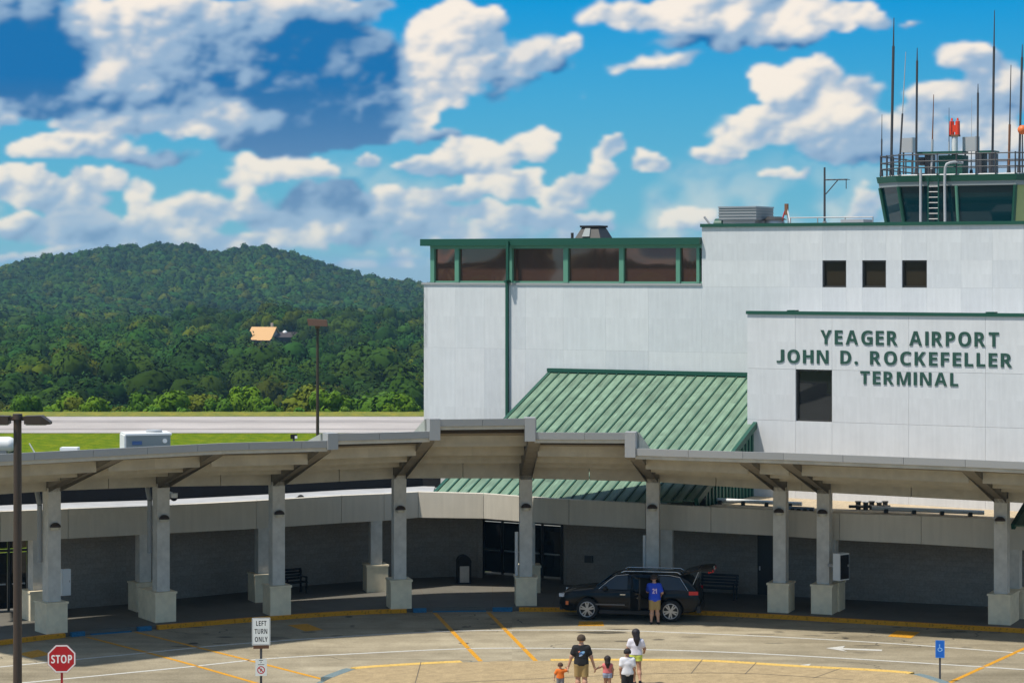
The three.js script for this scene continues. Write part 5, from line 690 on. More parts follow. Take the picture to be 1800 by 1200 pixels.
// ---------------------------------------------------------------- furniture and fittings on the footway
function bench(px, D, turn, w, m, label) { const p = on(px, D, 0.149), t = thing('bench', label, 'bench', p, turn); for (let i = 0; i < 4; i++) L('seat_slat', box(w, 0.035, 0.1, 0, 0.44, 0.18 - i * 0.125), m, t); for (let i = 0; i < 4; i++) L('back_slat', box(w, 0.09, 0.03, 0, 0.56 + i * 0.115, -0.27 - i * 0.02), m, t); for (const s of [-1, 1]) { for (const z of [0.2, -0.26]) L('leg', boxB(0.06, z > 0 ? 0.62 : 0.9, 0.06, s * (w / 2 - 0.06), 0, z), m, t); L('arm_rest', box(0.07, 0.05, 0.52, s * (w / 2 - 0.06), 0.64, -0.03), m, t); } return t; }
bench(517, 94.2, 0.62, 1.0, M.black, 'black slatted bench against the left arcade wall'); bench(1262, 92.6, -0.36, 1.5, mat(0.012, 0.02, 0.028, 0.5), 'dark bench behind the open tailgate of the black car');
{ const t = thing('litter_bin', 'black hooded litter bin with a pale front panel by the entrance', 'litter bin', on(815, 97.3, 0.149), 0.15); L('bin_body', boxB(0.56, 0.86, 0.5), M.black, t); L('front_panel', boxB(0.38, 0.66, 0.02, 0, 0.06, 0.262), M.concrete, t); L('bin_hood', (() => { const g = new THREE.CylinderGeometry(0.29, 0.29, 0.52, 16, 1, false, -Math.PI / 2, Math.PI); g.rotateX(-Math.PI / 2); g.rotateY(0); return g; })(), M.black, t, 0, 0.86, 0); }
function wallBox(px, py0, py1, D, w, d, turn, m, label, name, m2) { const y0 = EYE - (py1 - HORIZON) * D / FOCAL, y1 = EYE - (py0 - HORIZON) * D / FOCAL, t = thing(name, label, 'cabinet', on(px, D, y0), turn); L('cabinet_body', boxB(w, y1 - y0, d), m, t); L('cabinet_door', boxB(w * 0.86, (y1 - y0) * 0.9, 0.02, 0, (y1 - y0) * 0.05, d / 2 + 0.012), m2 ?? m, t); L('latch', boxB(0.03, 0.08, 0.03, w * 0.32, (y1 - y0) * 0.5, d / 2 + 0.03), M.steel, t); L('mounting_arm', box(0.08, 0.1, 0.5, 0, (y1 - y0) / 2, -d / 2 - 0.2), M.steel, t); return t; }
wallBox(114, 1000, 1046, 85.6, 0.34, 0.2, 0.6, M.whitePaint, 'white metal box behind the leftmost pedestal', 'wall_cabinet'); wallBox(1479, 972, 1019, 88.2, 0.55, 0.32, 0.75, M.whitePaint, 'telephone box with a dark face fixed beside the double columns', 'telephone_box', M.black);
{ const t = solo('wall_socket_box', box(0.34, 0.28, 0.1), M.frameDark, 'small dark outlet box on the arcade wall above the black car', 'outlet box', wallAt(1036).setY(EYE - (985 - HORIZON) * 96 / FOCAL).add(V3(0, 0, 0.06)), -0.35); }
{ const c = cols[2], p = rh(c, 0.1, 4.62, 0.42), t = thing('security_camera', 'white dome camera on the second column from the left', 'camera', p, c.a); L('camera_arm', rod(V3(-0.25, 0.25, 0), V3(0, 0.12, 0.1), 0.04), M.whitePaint, t); L('camera_housing', cyl(0.14, 0.14, 0.16, 14, 0, 0, 0.1), M.whitePaint, t); L('camera_dome', (() => { const g = new THREE.SphereGeometry(0.13, 14, 8, 0, 6.3, Math.PI / 2, Math.PI / 2); return g; })(), M.black, t, 0, 0, 0.1); }
// roofs and airfield behind the canopy
{ const D = 104, t = thing('equipment_cabinet', 'large grey and white machine cabinet standing behind the left canopy', 'equipment cabinet', on(254, D, 4.6), 0.3), h = EYE - (763 - HORIZON) * D / FOCAL - 4.6, w = 1.9; L('plinth', boxB(2.3, 0.5, 1.6), M.greyPaint, t); L('cabinet_body', boxB(w, h - 0.5, 1.5, 0.05, 0.5, 0), M.greyPaint, t); L('side_cover', boxB(0.08, h - 0.5, 1.46, -w / 2, 0.5, 0), M.whitePaint, t); L('top_cover', boxB(w + 0.1, 0.08, 1.6, 0.05, h, 0), M.whitePaint, t); L('fan_guard', cyl(0.35, 0.35, 0.1, 16, 0.4, h + 0.08, 0), M.mastPale, t); L('name_plate', boxB(0.42, 0.16, 0.02, -0.45, h - 0.4, 0.765), mat(0.05, 0.12, 0.3, 0.5), t); L('service_disc', cyl(0.1, 0.1, 0.03, 12), M.whitePaint, t, 0.75, h - 0.25, 0.78).rotation.x = Math.PI / 2; }
{ const D = 104, t = thing('tank_trailer', 'rounded white tank at the left edge behind the canopy', 'tank', on(-8, D, 4.6), 0); const g = new THREE.CapsuleGeometry(0.34, 1.1, 6, 16); g.rotateZ(Math.PI / 2); L('tank_shell', g, M.whitePaint, t, 0, EYE - (781 - HORIZON) * D / FOCAL - 4.6, 0); L('cradle', boxB(1.0, 0.45, 0.5), M.galvanised, t); L('hose', rod(V3(1.45, 0.75, 0), V3(1.8, 0.15, 0), 0.03), M.whitePaint, t); L('tail_frame', boxB(0.4, 0.8, 0.6, 0.75, 0, -0.4), M.greenDark, t); }
{ const D = 99, t = thing('vent_hood', 'low white vent hood just above the left canopy edge', 'vent hood', on(122, D, 4.6)); L('cap_lid', boxB(0.72, 0.12, 0.6, 0, EYE - (791 - HORIZON) * D / FOCAL - 4.6, 0), M.whitePaint, t); L('cap_curb', boxB(0.6, EYE - (791 - HORIZON) * D / FOCAL - 4.6, 0.5), M.mastPale, t); }
{ const D = 98, t = thing('flood_light', 'small dark floodlight on the left canopy roof end', 'floodlight', on(516, D, 4.6)); const h = EYE - (768 - HORIZON) * D / FOCAL - 4.6; L('stand', cyl(0.04, 0.04, h, 8), M.mast, t); L('flood_housing', box(0.26, 0.18, 0.14, 0, h + 0.02, 0), M.black, t); L('flood_lens', box(0.1, 0.1, 0.02, 0.1, h, 0.08), M.whitePaint, t); }
{ const D = 100, t = thing('roof_post', 'short grey post standing on the rear roof left of the green roof', 'post', on(647, D, EYE - (869 - HORIZON) * 95.5 / FOCAL)); L('shaft', boxB(0.12, 1.1, 0.12), M.beam, t); L('cap', boxB(0.18, 0.06, 0.18, 0, 1.1, 0), M.beam, t); }
{ const q = beamAt(525), t = thing('roof_drain', 'small dark roof drain on the left flat roof', 'roof drain', V3(q.p.x, q.t - 0.06, q.p.z - 0.6)); L('drain_dome', new THREE.SphereGeometry(0.14, 10, 6, 0, 6.3, 0, 1.6), M.black, t); L('drain_collar', cyl(0.2, 0.2, 0.04, 12), M.mast, t); }
// pipes and gear on the gravel roof
function roofRun(px0, px1, off, lift, r, m, label, name, cat) { const a = beamAt(px0), b = beamAt(px1), t = thing(name, label, cat, V3((a.p.x + b.p.x) / 2, (a.t + b.t) / 2 - 0.12, (a.p.z + b.p.z) / 2 - off)), A = V3(a.p.x - t.position.x, a.t - 0.12 + lift - t.position.y, a.p.z - off - t.position.z), B = V3(b.p.x - t.position.x, b.t - 0.12 + lift - t.position.y, b.p.z - off - t.position.z); L('pipe', rod(A, B, r, 10), m, t); for (let i = 0; i < 4; i++) { const q = A.clone().lerp(B, (i + 0.5) / 4); L('pipe_support', boxB(0.14, lift, 0.26, q.x, q.y - lift, q.z), M.frameDark, t); } return t; }
roofRun(1255, 1425, 2.6, 0.16, 0.08, M.whitePaint, 'white pipe lying on the gravel roof left of the double columns', 'roof_pipe', 'pipe'); roofRun(1548, 1750, 2.0, 0.16, 0.085, M.whitePaint, 'long white pipe on the gravel roof right of the double columns', 'roof_pipe', 'pipe'); roofRun(1395, 1440, 1.4, 0.1, 0.07, mat(0.3, 0.36, 0.45, 0.5), 'short blue-grey duct on the gravel roof by the double columns', 'roof_duct', 'duct');
{ const q = beamAt(1556), t = thing('valve_cluster', 'cluster of dark valves on the gravel roof', 'valve', V3(q.p.x, q.t - 0.12, q.p.z - 3.2)); for (let i = 0; i < 5; i++) { L('valve_body', cyl(0.1, 0.1, 0.28, 10, (i - 2) * 0.26, 0, (i % 2) * 0.2), M.frameDark, t); L('valve_wheel', (() => { const g = new THREE.TorusGeometry(0.11, 0.025, 6, 12); g.rotateX(Math.PI / 2); return g; })(), i % 2 ? M.galvanised : M.frameDark, t, (i - 2) * 0.26, 0.3, (i % 2) * 0.2); } L('manifold', rod(V3(-0.9, 0.12, 0.1), V3(0.7, 0.12, 0.1), 0.06), M.frameDark, t); }
{ const q = beamAt(1233), t = thing('roof_box', 'small black box at the corner of the gravel roof', 'roof box', V3(q.p.x, q.t - 0.12, q.p.z - 1.0)); L('box_body', boxB(0.46, 0.3, 0.4), M.black, t); L('box_lid', boxB(0.5, 0.04, 0.44, 0, 0.3, 0), M.frameDark, t); }
// ---------------------------------------------------------------- black sport utility vehicle at the kerb; own axes: x forward, y up, z to its right
{
  const t = thing('parked_car', 'black sport utility vehicle at the kerb with a rear door and tailgate open', 'car', V3(4.46, 0, -88.75), 170 * Math.PI / 180);
  const paintM = new THREE.MeshPhysicalMaterial({ color: C(0.004, 0.0045, 0.006), roughness: 0.5, specularIntensity: 0.15, clearcoat: 0.45, clearcoatRoughness: 0.05, side: THREE.DoubleSide }), trim = mat(0.012, 0.012, 0.013, 0.6), chrome = mat(0.62, 0.63, 0.65, 0.18, { metalness: 1 }), glass = mat(0.012, 0.02, 0.035, 0.04), rubber = mat(0.012, 0.012, 0.012, 0.85), inside = mat(0.02, 0.018, 0.016, 0.9);
  const top = (x) => pl([[-2.6, 0.92], [-2.52, 1.14], [-2.3, 1.2], [0.9, 1.16], [1.35, 1.17], [2.1, 1.08], [2.42, 1.0], [2.55, 0.86], [2.62, 0.74]], x), bot = (x) => pl([[-2.6, 0.52], [-2.4, 0.36], [-1.9, 0.3], [1.9, 0.3], [2.4, 0.3], [2.62, 0.42]], x), wid = (x) => pl([[-2.6, 0.82], [-2.45, 0.93], [-1.8, 0.985], [-0.9, 0.965], [0.9, 0.965], [1.7, 0.985], [2.25, 0.93], [2.5, 0.82], [2.62, 0.68]], x);
  const xs = [-2.6, -2.56, -2.5, -2.4, -2.2, -2, -1.7, -1.3, -0.8, -0.3, 0.3, 0.8, 1.2, 1.5, 1.8, 2.05, 2.25, 2.4, 2.5, 2.57, 2.62];
  const half = (x) => { const w = wid(x), b = bot(x), h = top(x); return [[0, b], [0.7 * w, b], [0.94 * w, b + 0.05], [0.985 * w, mix(b, h, 0.3)], [w, mix(b, h, 0.52)], [0.985 * w, mix(b, h, 0.72)], [0.965 * w, h - 0.07], [0.93 * w, h - 0.02], [0.84 * w, h + 0.005], [0.4 * w, h + 0.03], [0, h + 0.035]]; };
  const bodyRing = (x) => { const q = half(x), r = q.map(([z, y]) => V3(x, y, z)); for (let i = q.length - 2; i > 0; i--) r.push(V3(x, q[i][1], -q[i][0])); return r; };
  const roofY = (x) => pl([[-2.46, 1.22], [-2.2, 1.55], [-1.95, 1.66], [-1.5, 1.73], [-0.4, 1.775], [0.2, 1.755], [0.58, 1.665], [1.3, 1.18]], x);
  const gx = [-2.46, -2.33, -2.2, -2.07, -1.95, -1.7, -1.4, -0.9, -0.4, 0.1, 0.35, 0.62, 0.8, 1.0, 1.2, 1.3];
  const gh = (x) => { const y = roofY(x), k = clamp((y - 1.12) / 0.66), wb = 0.91, wt = mix(wb, 0.70, k); return [[0, 1.0], [wb * 0.97, 1.0], [wb, 1.12], [mix(wb, wt, 0.9), mix(1.12, y, 0.9)], [wt * 0.93, y - 0.008], [wt * 0.5, y + 0.02], [0, y + 0.026]]; };
  const gRing = (x) => { const q = gh(x), r = q.map(([z, y]) => V3(x, y, z)); for (let i = q.length - 2; i > 0; i--) r.push(V3(x, q[i][1], -q[i][0])); return r; };
  const ev = new Evaluator(); ev.useGroups = false; ev.attributes = ['position', 'normal'];
  const br = (g) => { const q = g.clone(); q.deleteAttribute('uv'); const b = new Brush(q); b.updateMatrixWorld(true); return b; };
  const WB = 1.545, WR = 0.405, arch = (x) => { const g = new THREE.CylinderGeometry(0.49, 0.49, 2.4, 28); g.rotateX(Math.PI / 2); g.translate(x, 0.42, 0); return br(g); };
  const doorCut = () => br(new THREE.BoxGeometry(0.98, 1.18, 0.75).translate(-0.58, 1.0, -0.85));
  let body = br(smooth(loft(xs.map(bodyRing)), 0.6)); for (const x of [WB, -WB]) { const a = arch(x), core = br(new THREE.BoxGeometry(1.1, 1.2, 1.1).translate(x, 0.4, 0)); body = ev.evaluate(body, ev.evaluate(a, core, SUBTRACTION), SUBTRACTION); } body = ev.evaluate(body, doorCut(), SUBTRACTION);
  const green = ev.evaluate(br(smooth(loft(gx.map(gRing)), 0.6)), doorCut(), SUBTRACTION);
  L('car_body', body.geometry, paintM, t); L('cabin', green.geometry, paintM, t); L('cabin_lining', boxB(0.97, 1.1, 0.02, -0.58, 0.45, -0.47), inside, t); L('rear_seat', merge([boxB(0.55, 0.32, 0.5, -0.66, 0.5, -0.7), boxB(0.18, 0.7, 0.5, -0.95, 0.5, -0.7)]), inside, t);
  const side = (pts, s, off = 0.008) => { const q = pts.map(([x, k]) => { const y = roofY(x), kk = clamp((y - 1.12) / 0.66), wt = mix(0.91, 0.70, kk), yy = mix(1.16, Math.min(y, 1.72) - 0.06, k); const f = (yy - 1.12) / ((y - 1.12) * 0.9); return V3(x, yy, s * (mix(0.91, mix(0.91, wt, 0.9), f) + off)); }); return loft([q, q.map((p) => p.clone().add(V3(0, 0, -s * 0.004)))]); };
  for (const s of [-1, 1]) {
    L('front_window', side([[1.08, 0.0], [0.06, 0.0], [0.06, 1], [0.5, 1], [0.72, 0.92]], s), glass, t); if (s > 0) L('rear_window', side([[-0.06, 0], [-1.04, 0], [-1.04, 1], [-0.06, 1]], s), glass, t); L('quarter_window', side([[-1.14, 0], [-2.12, 0.0], [-1.84, 1], [-1.14, 1]], s), glass, t);
    const tr = [[1.12, -0.02], [0.78, 0.93], [0.5, 1.05], [0.06, 1.07], [-1.5, 1.07], [-1.86, 1.04], [-2.18, 0.02]].map(([x, k]) => { const y = roofY(x), kk = clamp((y - 1.12) / 0.66), wt = mix(0.91, 0.7, kk), yy = mix(1.16, Math.min(y, 1.72) - 0.06, k), f = clamp((yy - 1.12) / ((y - 1.12) * 0.9)); return V3(x, yy, s * (mix(0.91, mix(0.91, wt, 0.9), f) + 0.012)); });
    for (let i = 0; i + 1 < tr.length; i++) { if (s < 0 && i === 3) { L('window_trim', rod(tr[3], tr[3].clone().lerp(tr[4], 0.02), 0.010, 6), chrome, t); L('window_trim', rod(tr[3].clone().lerp(tr[4], 0.72), tr[4], 0.012, 6), chrome, t); continue; } L('window_trim', rod(tr[i], tr[i + 1], 0.012, 6), chrome, t); }
    L('roof_rail', merge([rod(V3(0.2, 1.795, s * 0.6), V3(-1.75, 1.795, s * 0.6), 0.022, 8), rod(V3(0.2, 1.795, s * 0.6), V3(0.32, 1.74, s * 0.61), 0.022, 8), rod(V3(-1.75, 1.795, s * 0.6), V3(-1.88, 1.72, s * 0.61), 0.022, 8)]), chrome, t);
    L('side_moulding', box(1.3, 0.045, 0.03, 0.8, 0.6, s * 0.972), mat(0.12, 0.12, 0.125, 0.3), t); L('sill', box(2.2, 0.12, 0.06, 0, 0.33, s * 0.94), trim, t);
    L('mirror', (() => { const g = new THREE.SphereGeometry(0.13, 12, 8); g.scale(0.7, 0.65, 1.0); return g; })(), trim, t, 0.86, 1.2, s * 1.06);
    L('headlight', (() => { const g = box(0.16, 0.12, 0.42); g.rotateY(s * 0.5); return g; })(), mat(0.75, 0.77, 0.8, 0.1), t, 2.44, 0.9, s * 0.7); L('marker_light', box(0.1, 0.14, 0.05, 2.3, 0.62, s * 0.92), M.orange, t);
    L('tail_light', (() => { const g = box(0.34, 0.13, 0.1); g.rotateY(-s * 0.15); return g; })(), mat(0.55, 0.015, 0.02, 0.2), t, -2.38, 1.08, s * 0.9); L('rear_reflector', box(0.04, 0.05, 0.2, -2.6, 0.56, s * 0.6), M.red, t);
    for (const x of [WB, -WB]) {
      const w = new THREE.Group(); w.name = 'wheel'; t.add(w); w.position.set(x, WR, s * 0.87);
      const ty = new THREE.LatheGeometry([[0.29, -0.12], [0.36, -0.13], [0.395, -0.1], [0.405, -0.04], [0.405, 0.04], [0.395, 0.1], [0.36, 0.13], [0.29, 0.12]].map(([a, b]) => new THREE.Vector2(a, b)), 28); ty.rotateX(Math.PI / 2); L('tyre', ty, rubber, w);
      const rim = [(() => { const g = new THREE.TorusGeometry(0.275, 0.022, 8, 28); g.translate(0, 0, s * 0.1); return g; })(), (() => { const g = new THREE.CylinderGeometry(0.07, 0.07, 0.05, 14); g.rotateX(Math.PI / 2); g.translate(0, 0, s * 0.09); return g; })()];
      for (let i = 0; i < 10; i++) { const g = new THREE.BoxGeometry(0.2, 0.05, 0.035); g.translate(0.165, 0, s * 0.09); g.rotateZ(Math.floor(i / 2) * Math.PI * 2 / 5 + (i % 2 ? 0.2 : -0.2) + x); rim.push(g); }
      L('rim', merge(rim), mat(0.42, 0.43, 0.45, 0.3, { metalness: 0.8 }), w); L('brake_disc', (() => { const g = new THREE.CylinderGeometry(0.27, 0.27, 0.04, 24); g.rotateX(Math.PI / 2); g.translate(0, 0, s * 0.03); return g; })(), trim, w);
    }
  }
  L('windscreen', loft([[V3(1.22, 1.24, -0.80), V3(1.22, 1.24, 0.80), V3(0.66, 1.665, 0.64), V3(0.66, 1.665, -0.64)], [V3(1.235, 1.25, -0.80), V3(1.235, 1.25, 0.80), V3(0.675, 1.675, 0.64), V3(0.675, 1.675, -0.64)]]), glass, t);
  L('grille', box(0.05, 0.2, 1.1, 2.56, 0.8, 0), chrome, t); L('front_bumper', box(0.12, 0.2, 1.5, 2.54, 0.44, 0), trim, t); L('rear_bumper', box(0.14, 0.24, 1.7, -2.56, 0.48, 0), trim, t); L('door_handle', box(0.2, 0.035, 0.04, 0.22, 0.98, -0.975), chrome, t);
  // tailgate swung up
  const tg = new THREE.Group(); tg.name = 'tailgate'; t.add(tg); tg.position.set(-2.0, 1.76, 0); tg.rotation.z = -0.28;
  L('tailgate_panel', loft([[V3(0, -0.05, -0.66), V3(0, -0.05, 0.66), V3(0, 0.02, 0.66), V3(0, 0.02, -0.66)], [V3(-0.6, -0.06, -0.74), V3(-0.6, -0.06, 0.74), V3(-0.6, 0.02, 0.74), V3(-0.6, 0.02, -0.74)], [V3(-1.05, -0.2, -0.8), V3(-1.05, -0.2, 0.8), V3(-1.05, -0.08, 0.8), V3(-1.05, -0.08, -0.8)]]), paintM, tg); L('tailgate_glass', box(0.5, 0.015, 1.2, -0.32, 0.03, 0), glass, tg); for (const s of [-1, 1]) { L('tailgate_lamp', box(0.2, 0.1, 0.4, -0.98, -0.18, s * 0.5), mat(0.55, 0.015, 0.02, 0.2), tg); L('gas_strut', rod(V3(-0.55, -0.08, s * 0.7), V3(-0.2, -0.5, s * 0.72), 0.015, 6), M.steel, tg); }
  L('number_plate', box(0.02, 0.12, 0.3, -1.07, -0.14, 0), M.lens, tg); L('boot_opening', box(0.02, 0.7, 1.35, -2.44, 1.12, 0), inside, t);
  // rear door on the road side swung open
  const dr = new THREE.Group(); dr.name = 'rear_door'; t.add(dr); dr.position.set(-0.06, 0, -0.955); dr.rotation.y = -1.15;
  const ds = new THREE.Shape([[0, 0.4], [-0.98, 0.55], [-1.0, 1.14], [0, 1.14]].map(([a, b]) => new THREE.Vector2(a, b))); L('door_skin', new THREE.ExtrudeGeometry(ds, { depth: 0.08, bevelEnabled: false }), paintM, dr); L('door_glass', box(0.88, 0.48, 0.012, -0.5, 1.4, 0.06), glass, dr); L('door_frame', merge([box(0.05, 0.55, 0.04, -0.03, 1.4, 0.06), box(0.05, 0.5, 0.04, -0.95, 1.37, 0.06), box(0.96, 0.05, 0.04, -0.49, 1.66, 0.06)]), trim, dr); L('door_handle', box(0.2, 0.035, 0.03, -0.82, 0.98, -0.012), chrome, dr);
}
// ---------------------------------------------------------------- people: bodies meshed from tapered bones (surface nets)
function nets(f, lo, hi, cell) {
  const n = [0, 1, 2].map((k) => Math.ceil((hi[k] - lo[k]) / cell) + 1), [nx, ny, nz] = n, val = new Float32Array(nx * ny * nz), id = (i, j, k) => i + nx * (j + ny * k);
  for (let k = 0; k < nz; k++) for (let j = 0; j < ny; j++) for (let i = 0; i < nx; i++) val[id(i, j, k)] = f(lo[0] + i * cell, lo[1] + j * cell, lo[2] + k * cell);
  const vert = new Int32Array(nx * ny * nz).fill(-1), pos = [], idx = [];
  const cs = [[0, 0, 0], [1, 0, 0], [0, 1, 0], [1, 1, 0], [0, 0, 1], [1, 0, 1], [0, 1, 1], [1, 1, 1]], es = [[0, 1], [2, 3], [4, 5], [6, 7], [0, 2], [1, 3], [4, 6], [5, 7], [0, 4], [1, 5], [2, 6], [3, 7]];
  for (let k = 0; k + 1 < nz; k++) for (let j = 0; j + 1 < ny; j++) for (let i = 0; i + 1 < nx; i++) {
    const v = cs.map(([a, b, c]) => val[id(i + a, j + b, k + c)]); let m = 0; for (let q = 0; q < 8; q++) if (v[q] < 0) m |= 1 << q; if (m === 0 || m === 255) continue;
    let x = 0, y = 0, z = 0, c = 0; for (const [a, b] of es) { if ((v[a] < 0) === (v[b] < 0)) continue; const t = v[a] / (v[a] - v[b]); x += mix(cs[a][0], cs[b][0], t); y += mix(cs[a][1], cs[b][1], t); z += mix(cs[a][2], cs[b][2], t); c++; }
    vert[id(i, j, k)] = pos.length / 3; pos.push(lo[0] + (i + x / c) * cell, lo[1] + (j + y / c) * cell, lo[2] + (k + z / c) * cell);
  }
  const quad = (a, b, c, d, flip) => { if (a < 0 || b < 0 || c < 0 || d < 0) return; flip ? idx.push(a, c, b, a, d, c) : idx.push(a, b, c, a, c, d); };
  for (let k = 1; k + 1 < nz; k++) for (let j = 1; j + 1 < ny; j++) for (let i = 1; i + 1 < nx; i++) {
    const v = val[id(i, j, k)] < 0;
    if (v !== val[id(i + 1, j, k)] < 0) quad(vert[id(i, j - 1, k - 1)], vert[id(i, j, k - 1)], vert[id(i, j, k)], vert[id(i, j - 1, k)], !v);
    if (v !== val[id(i, j + 1, k)] < 0) quad(vert[id(i - 1, j, k - 1)], vert[id(i - 1, j, k)], vert[id(i, j, k)], vert[id(i, j, k - 1)], !v);
    if (v !== val[id(i, j, k + 1)] < 0) quad(vert[id(i - 1, j - 1, k)], vert[id(i, j - 1, k)], vert[id(i, j, k)], vert[id(i - 1, j, k)], !v);
  }
  const g = new THREE.BufferGeometry(); g.setAttribute('position', new THREE.BufferAttribute(new Float32Array(pos), 3)); g.setIndex(idx); g.computeVertexNormals(); return g;
}
function field(bones, k) {                               // bones: [a, b, ra, rb, flatten z?]; smooth union
  const B = bones.map(([a, b, ra, rb, fz = 1]) => { const d = [b[0] - a[0], b[1] - a[1], (b[2] - a[2]) / fz]; return [a, d, ra, rb, fz, d[0] * d[0] + d[1] * d[1] + d[2] * d[2] + 1e-9]; });
  return (x, y, z) => { let s = 1; for (const [a, d, ra, rb, fz, dd] of B) { const px = x - a[0], py = y - a[1], pz = (z - a[2]) / fz; let t = (px * d[0] + py * d[1] + pz * d[2]) / dd; t = t < 0 ? 0 : t > 1 ? 1 : t; const qx = px - d[0] * t, qy = py - d[1] * t, qz = pz - d[2] * t, v = (Math.sqrt(qx * qx + qy * qy + qz * qz) - (ra + (rb - ra) * t)) * (fz < 1 ? fz : 1), h = k - Math.abs(v - s); s = Math.min(v, s) - (h > 0 ? h * h / (4 * k) : 0); } return s; };
}
const bounds = (bones, m = 0.05) => { const lo = [9, 9, 9], hi = [-9, -9, -9]; for (const [a, b, ra, rb] of bones) for (let c = 0; c < 3; c++) { lo[c] = Math.min(lo[c], a[c] - ra - m, b[c] - rb - m); hi[c] = Math.max(hi[c], a[c] + ra + m, b[c] + rb + m); } return [lo, hi]; };
const lerp3 = (a, b, t) => [0, 1, 2].map((c) => mix(a[c], b[c], t));
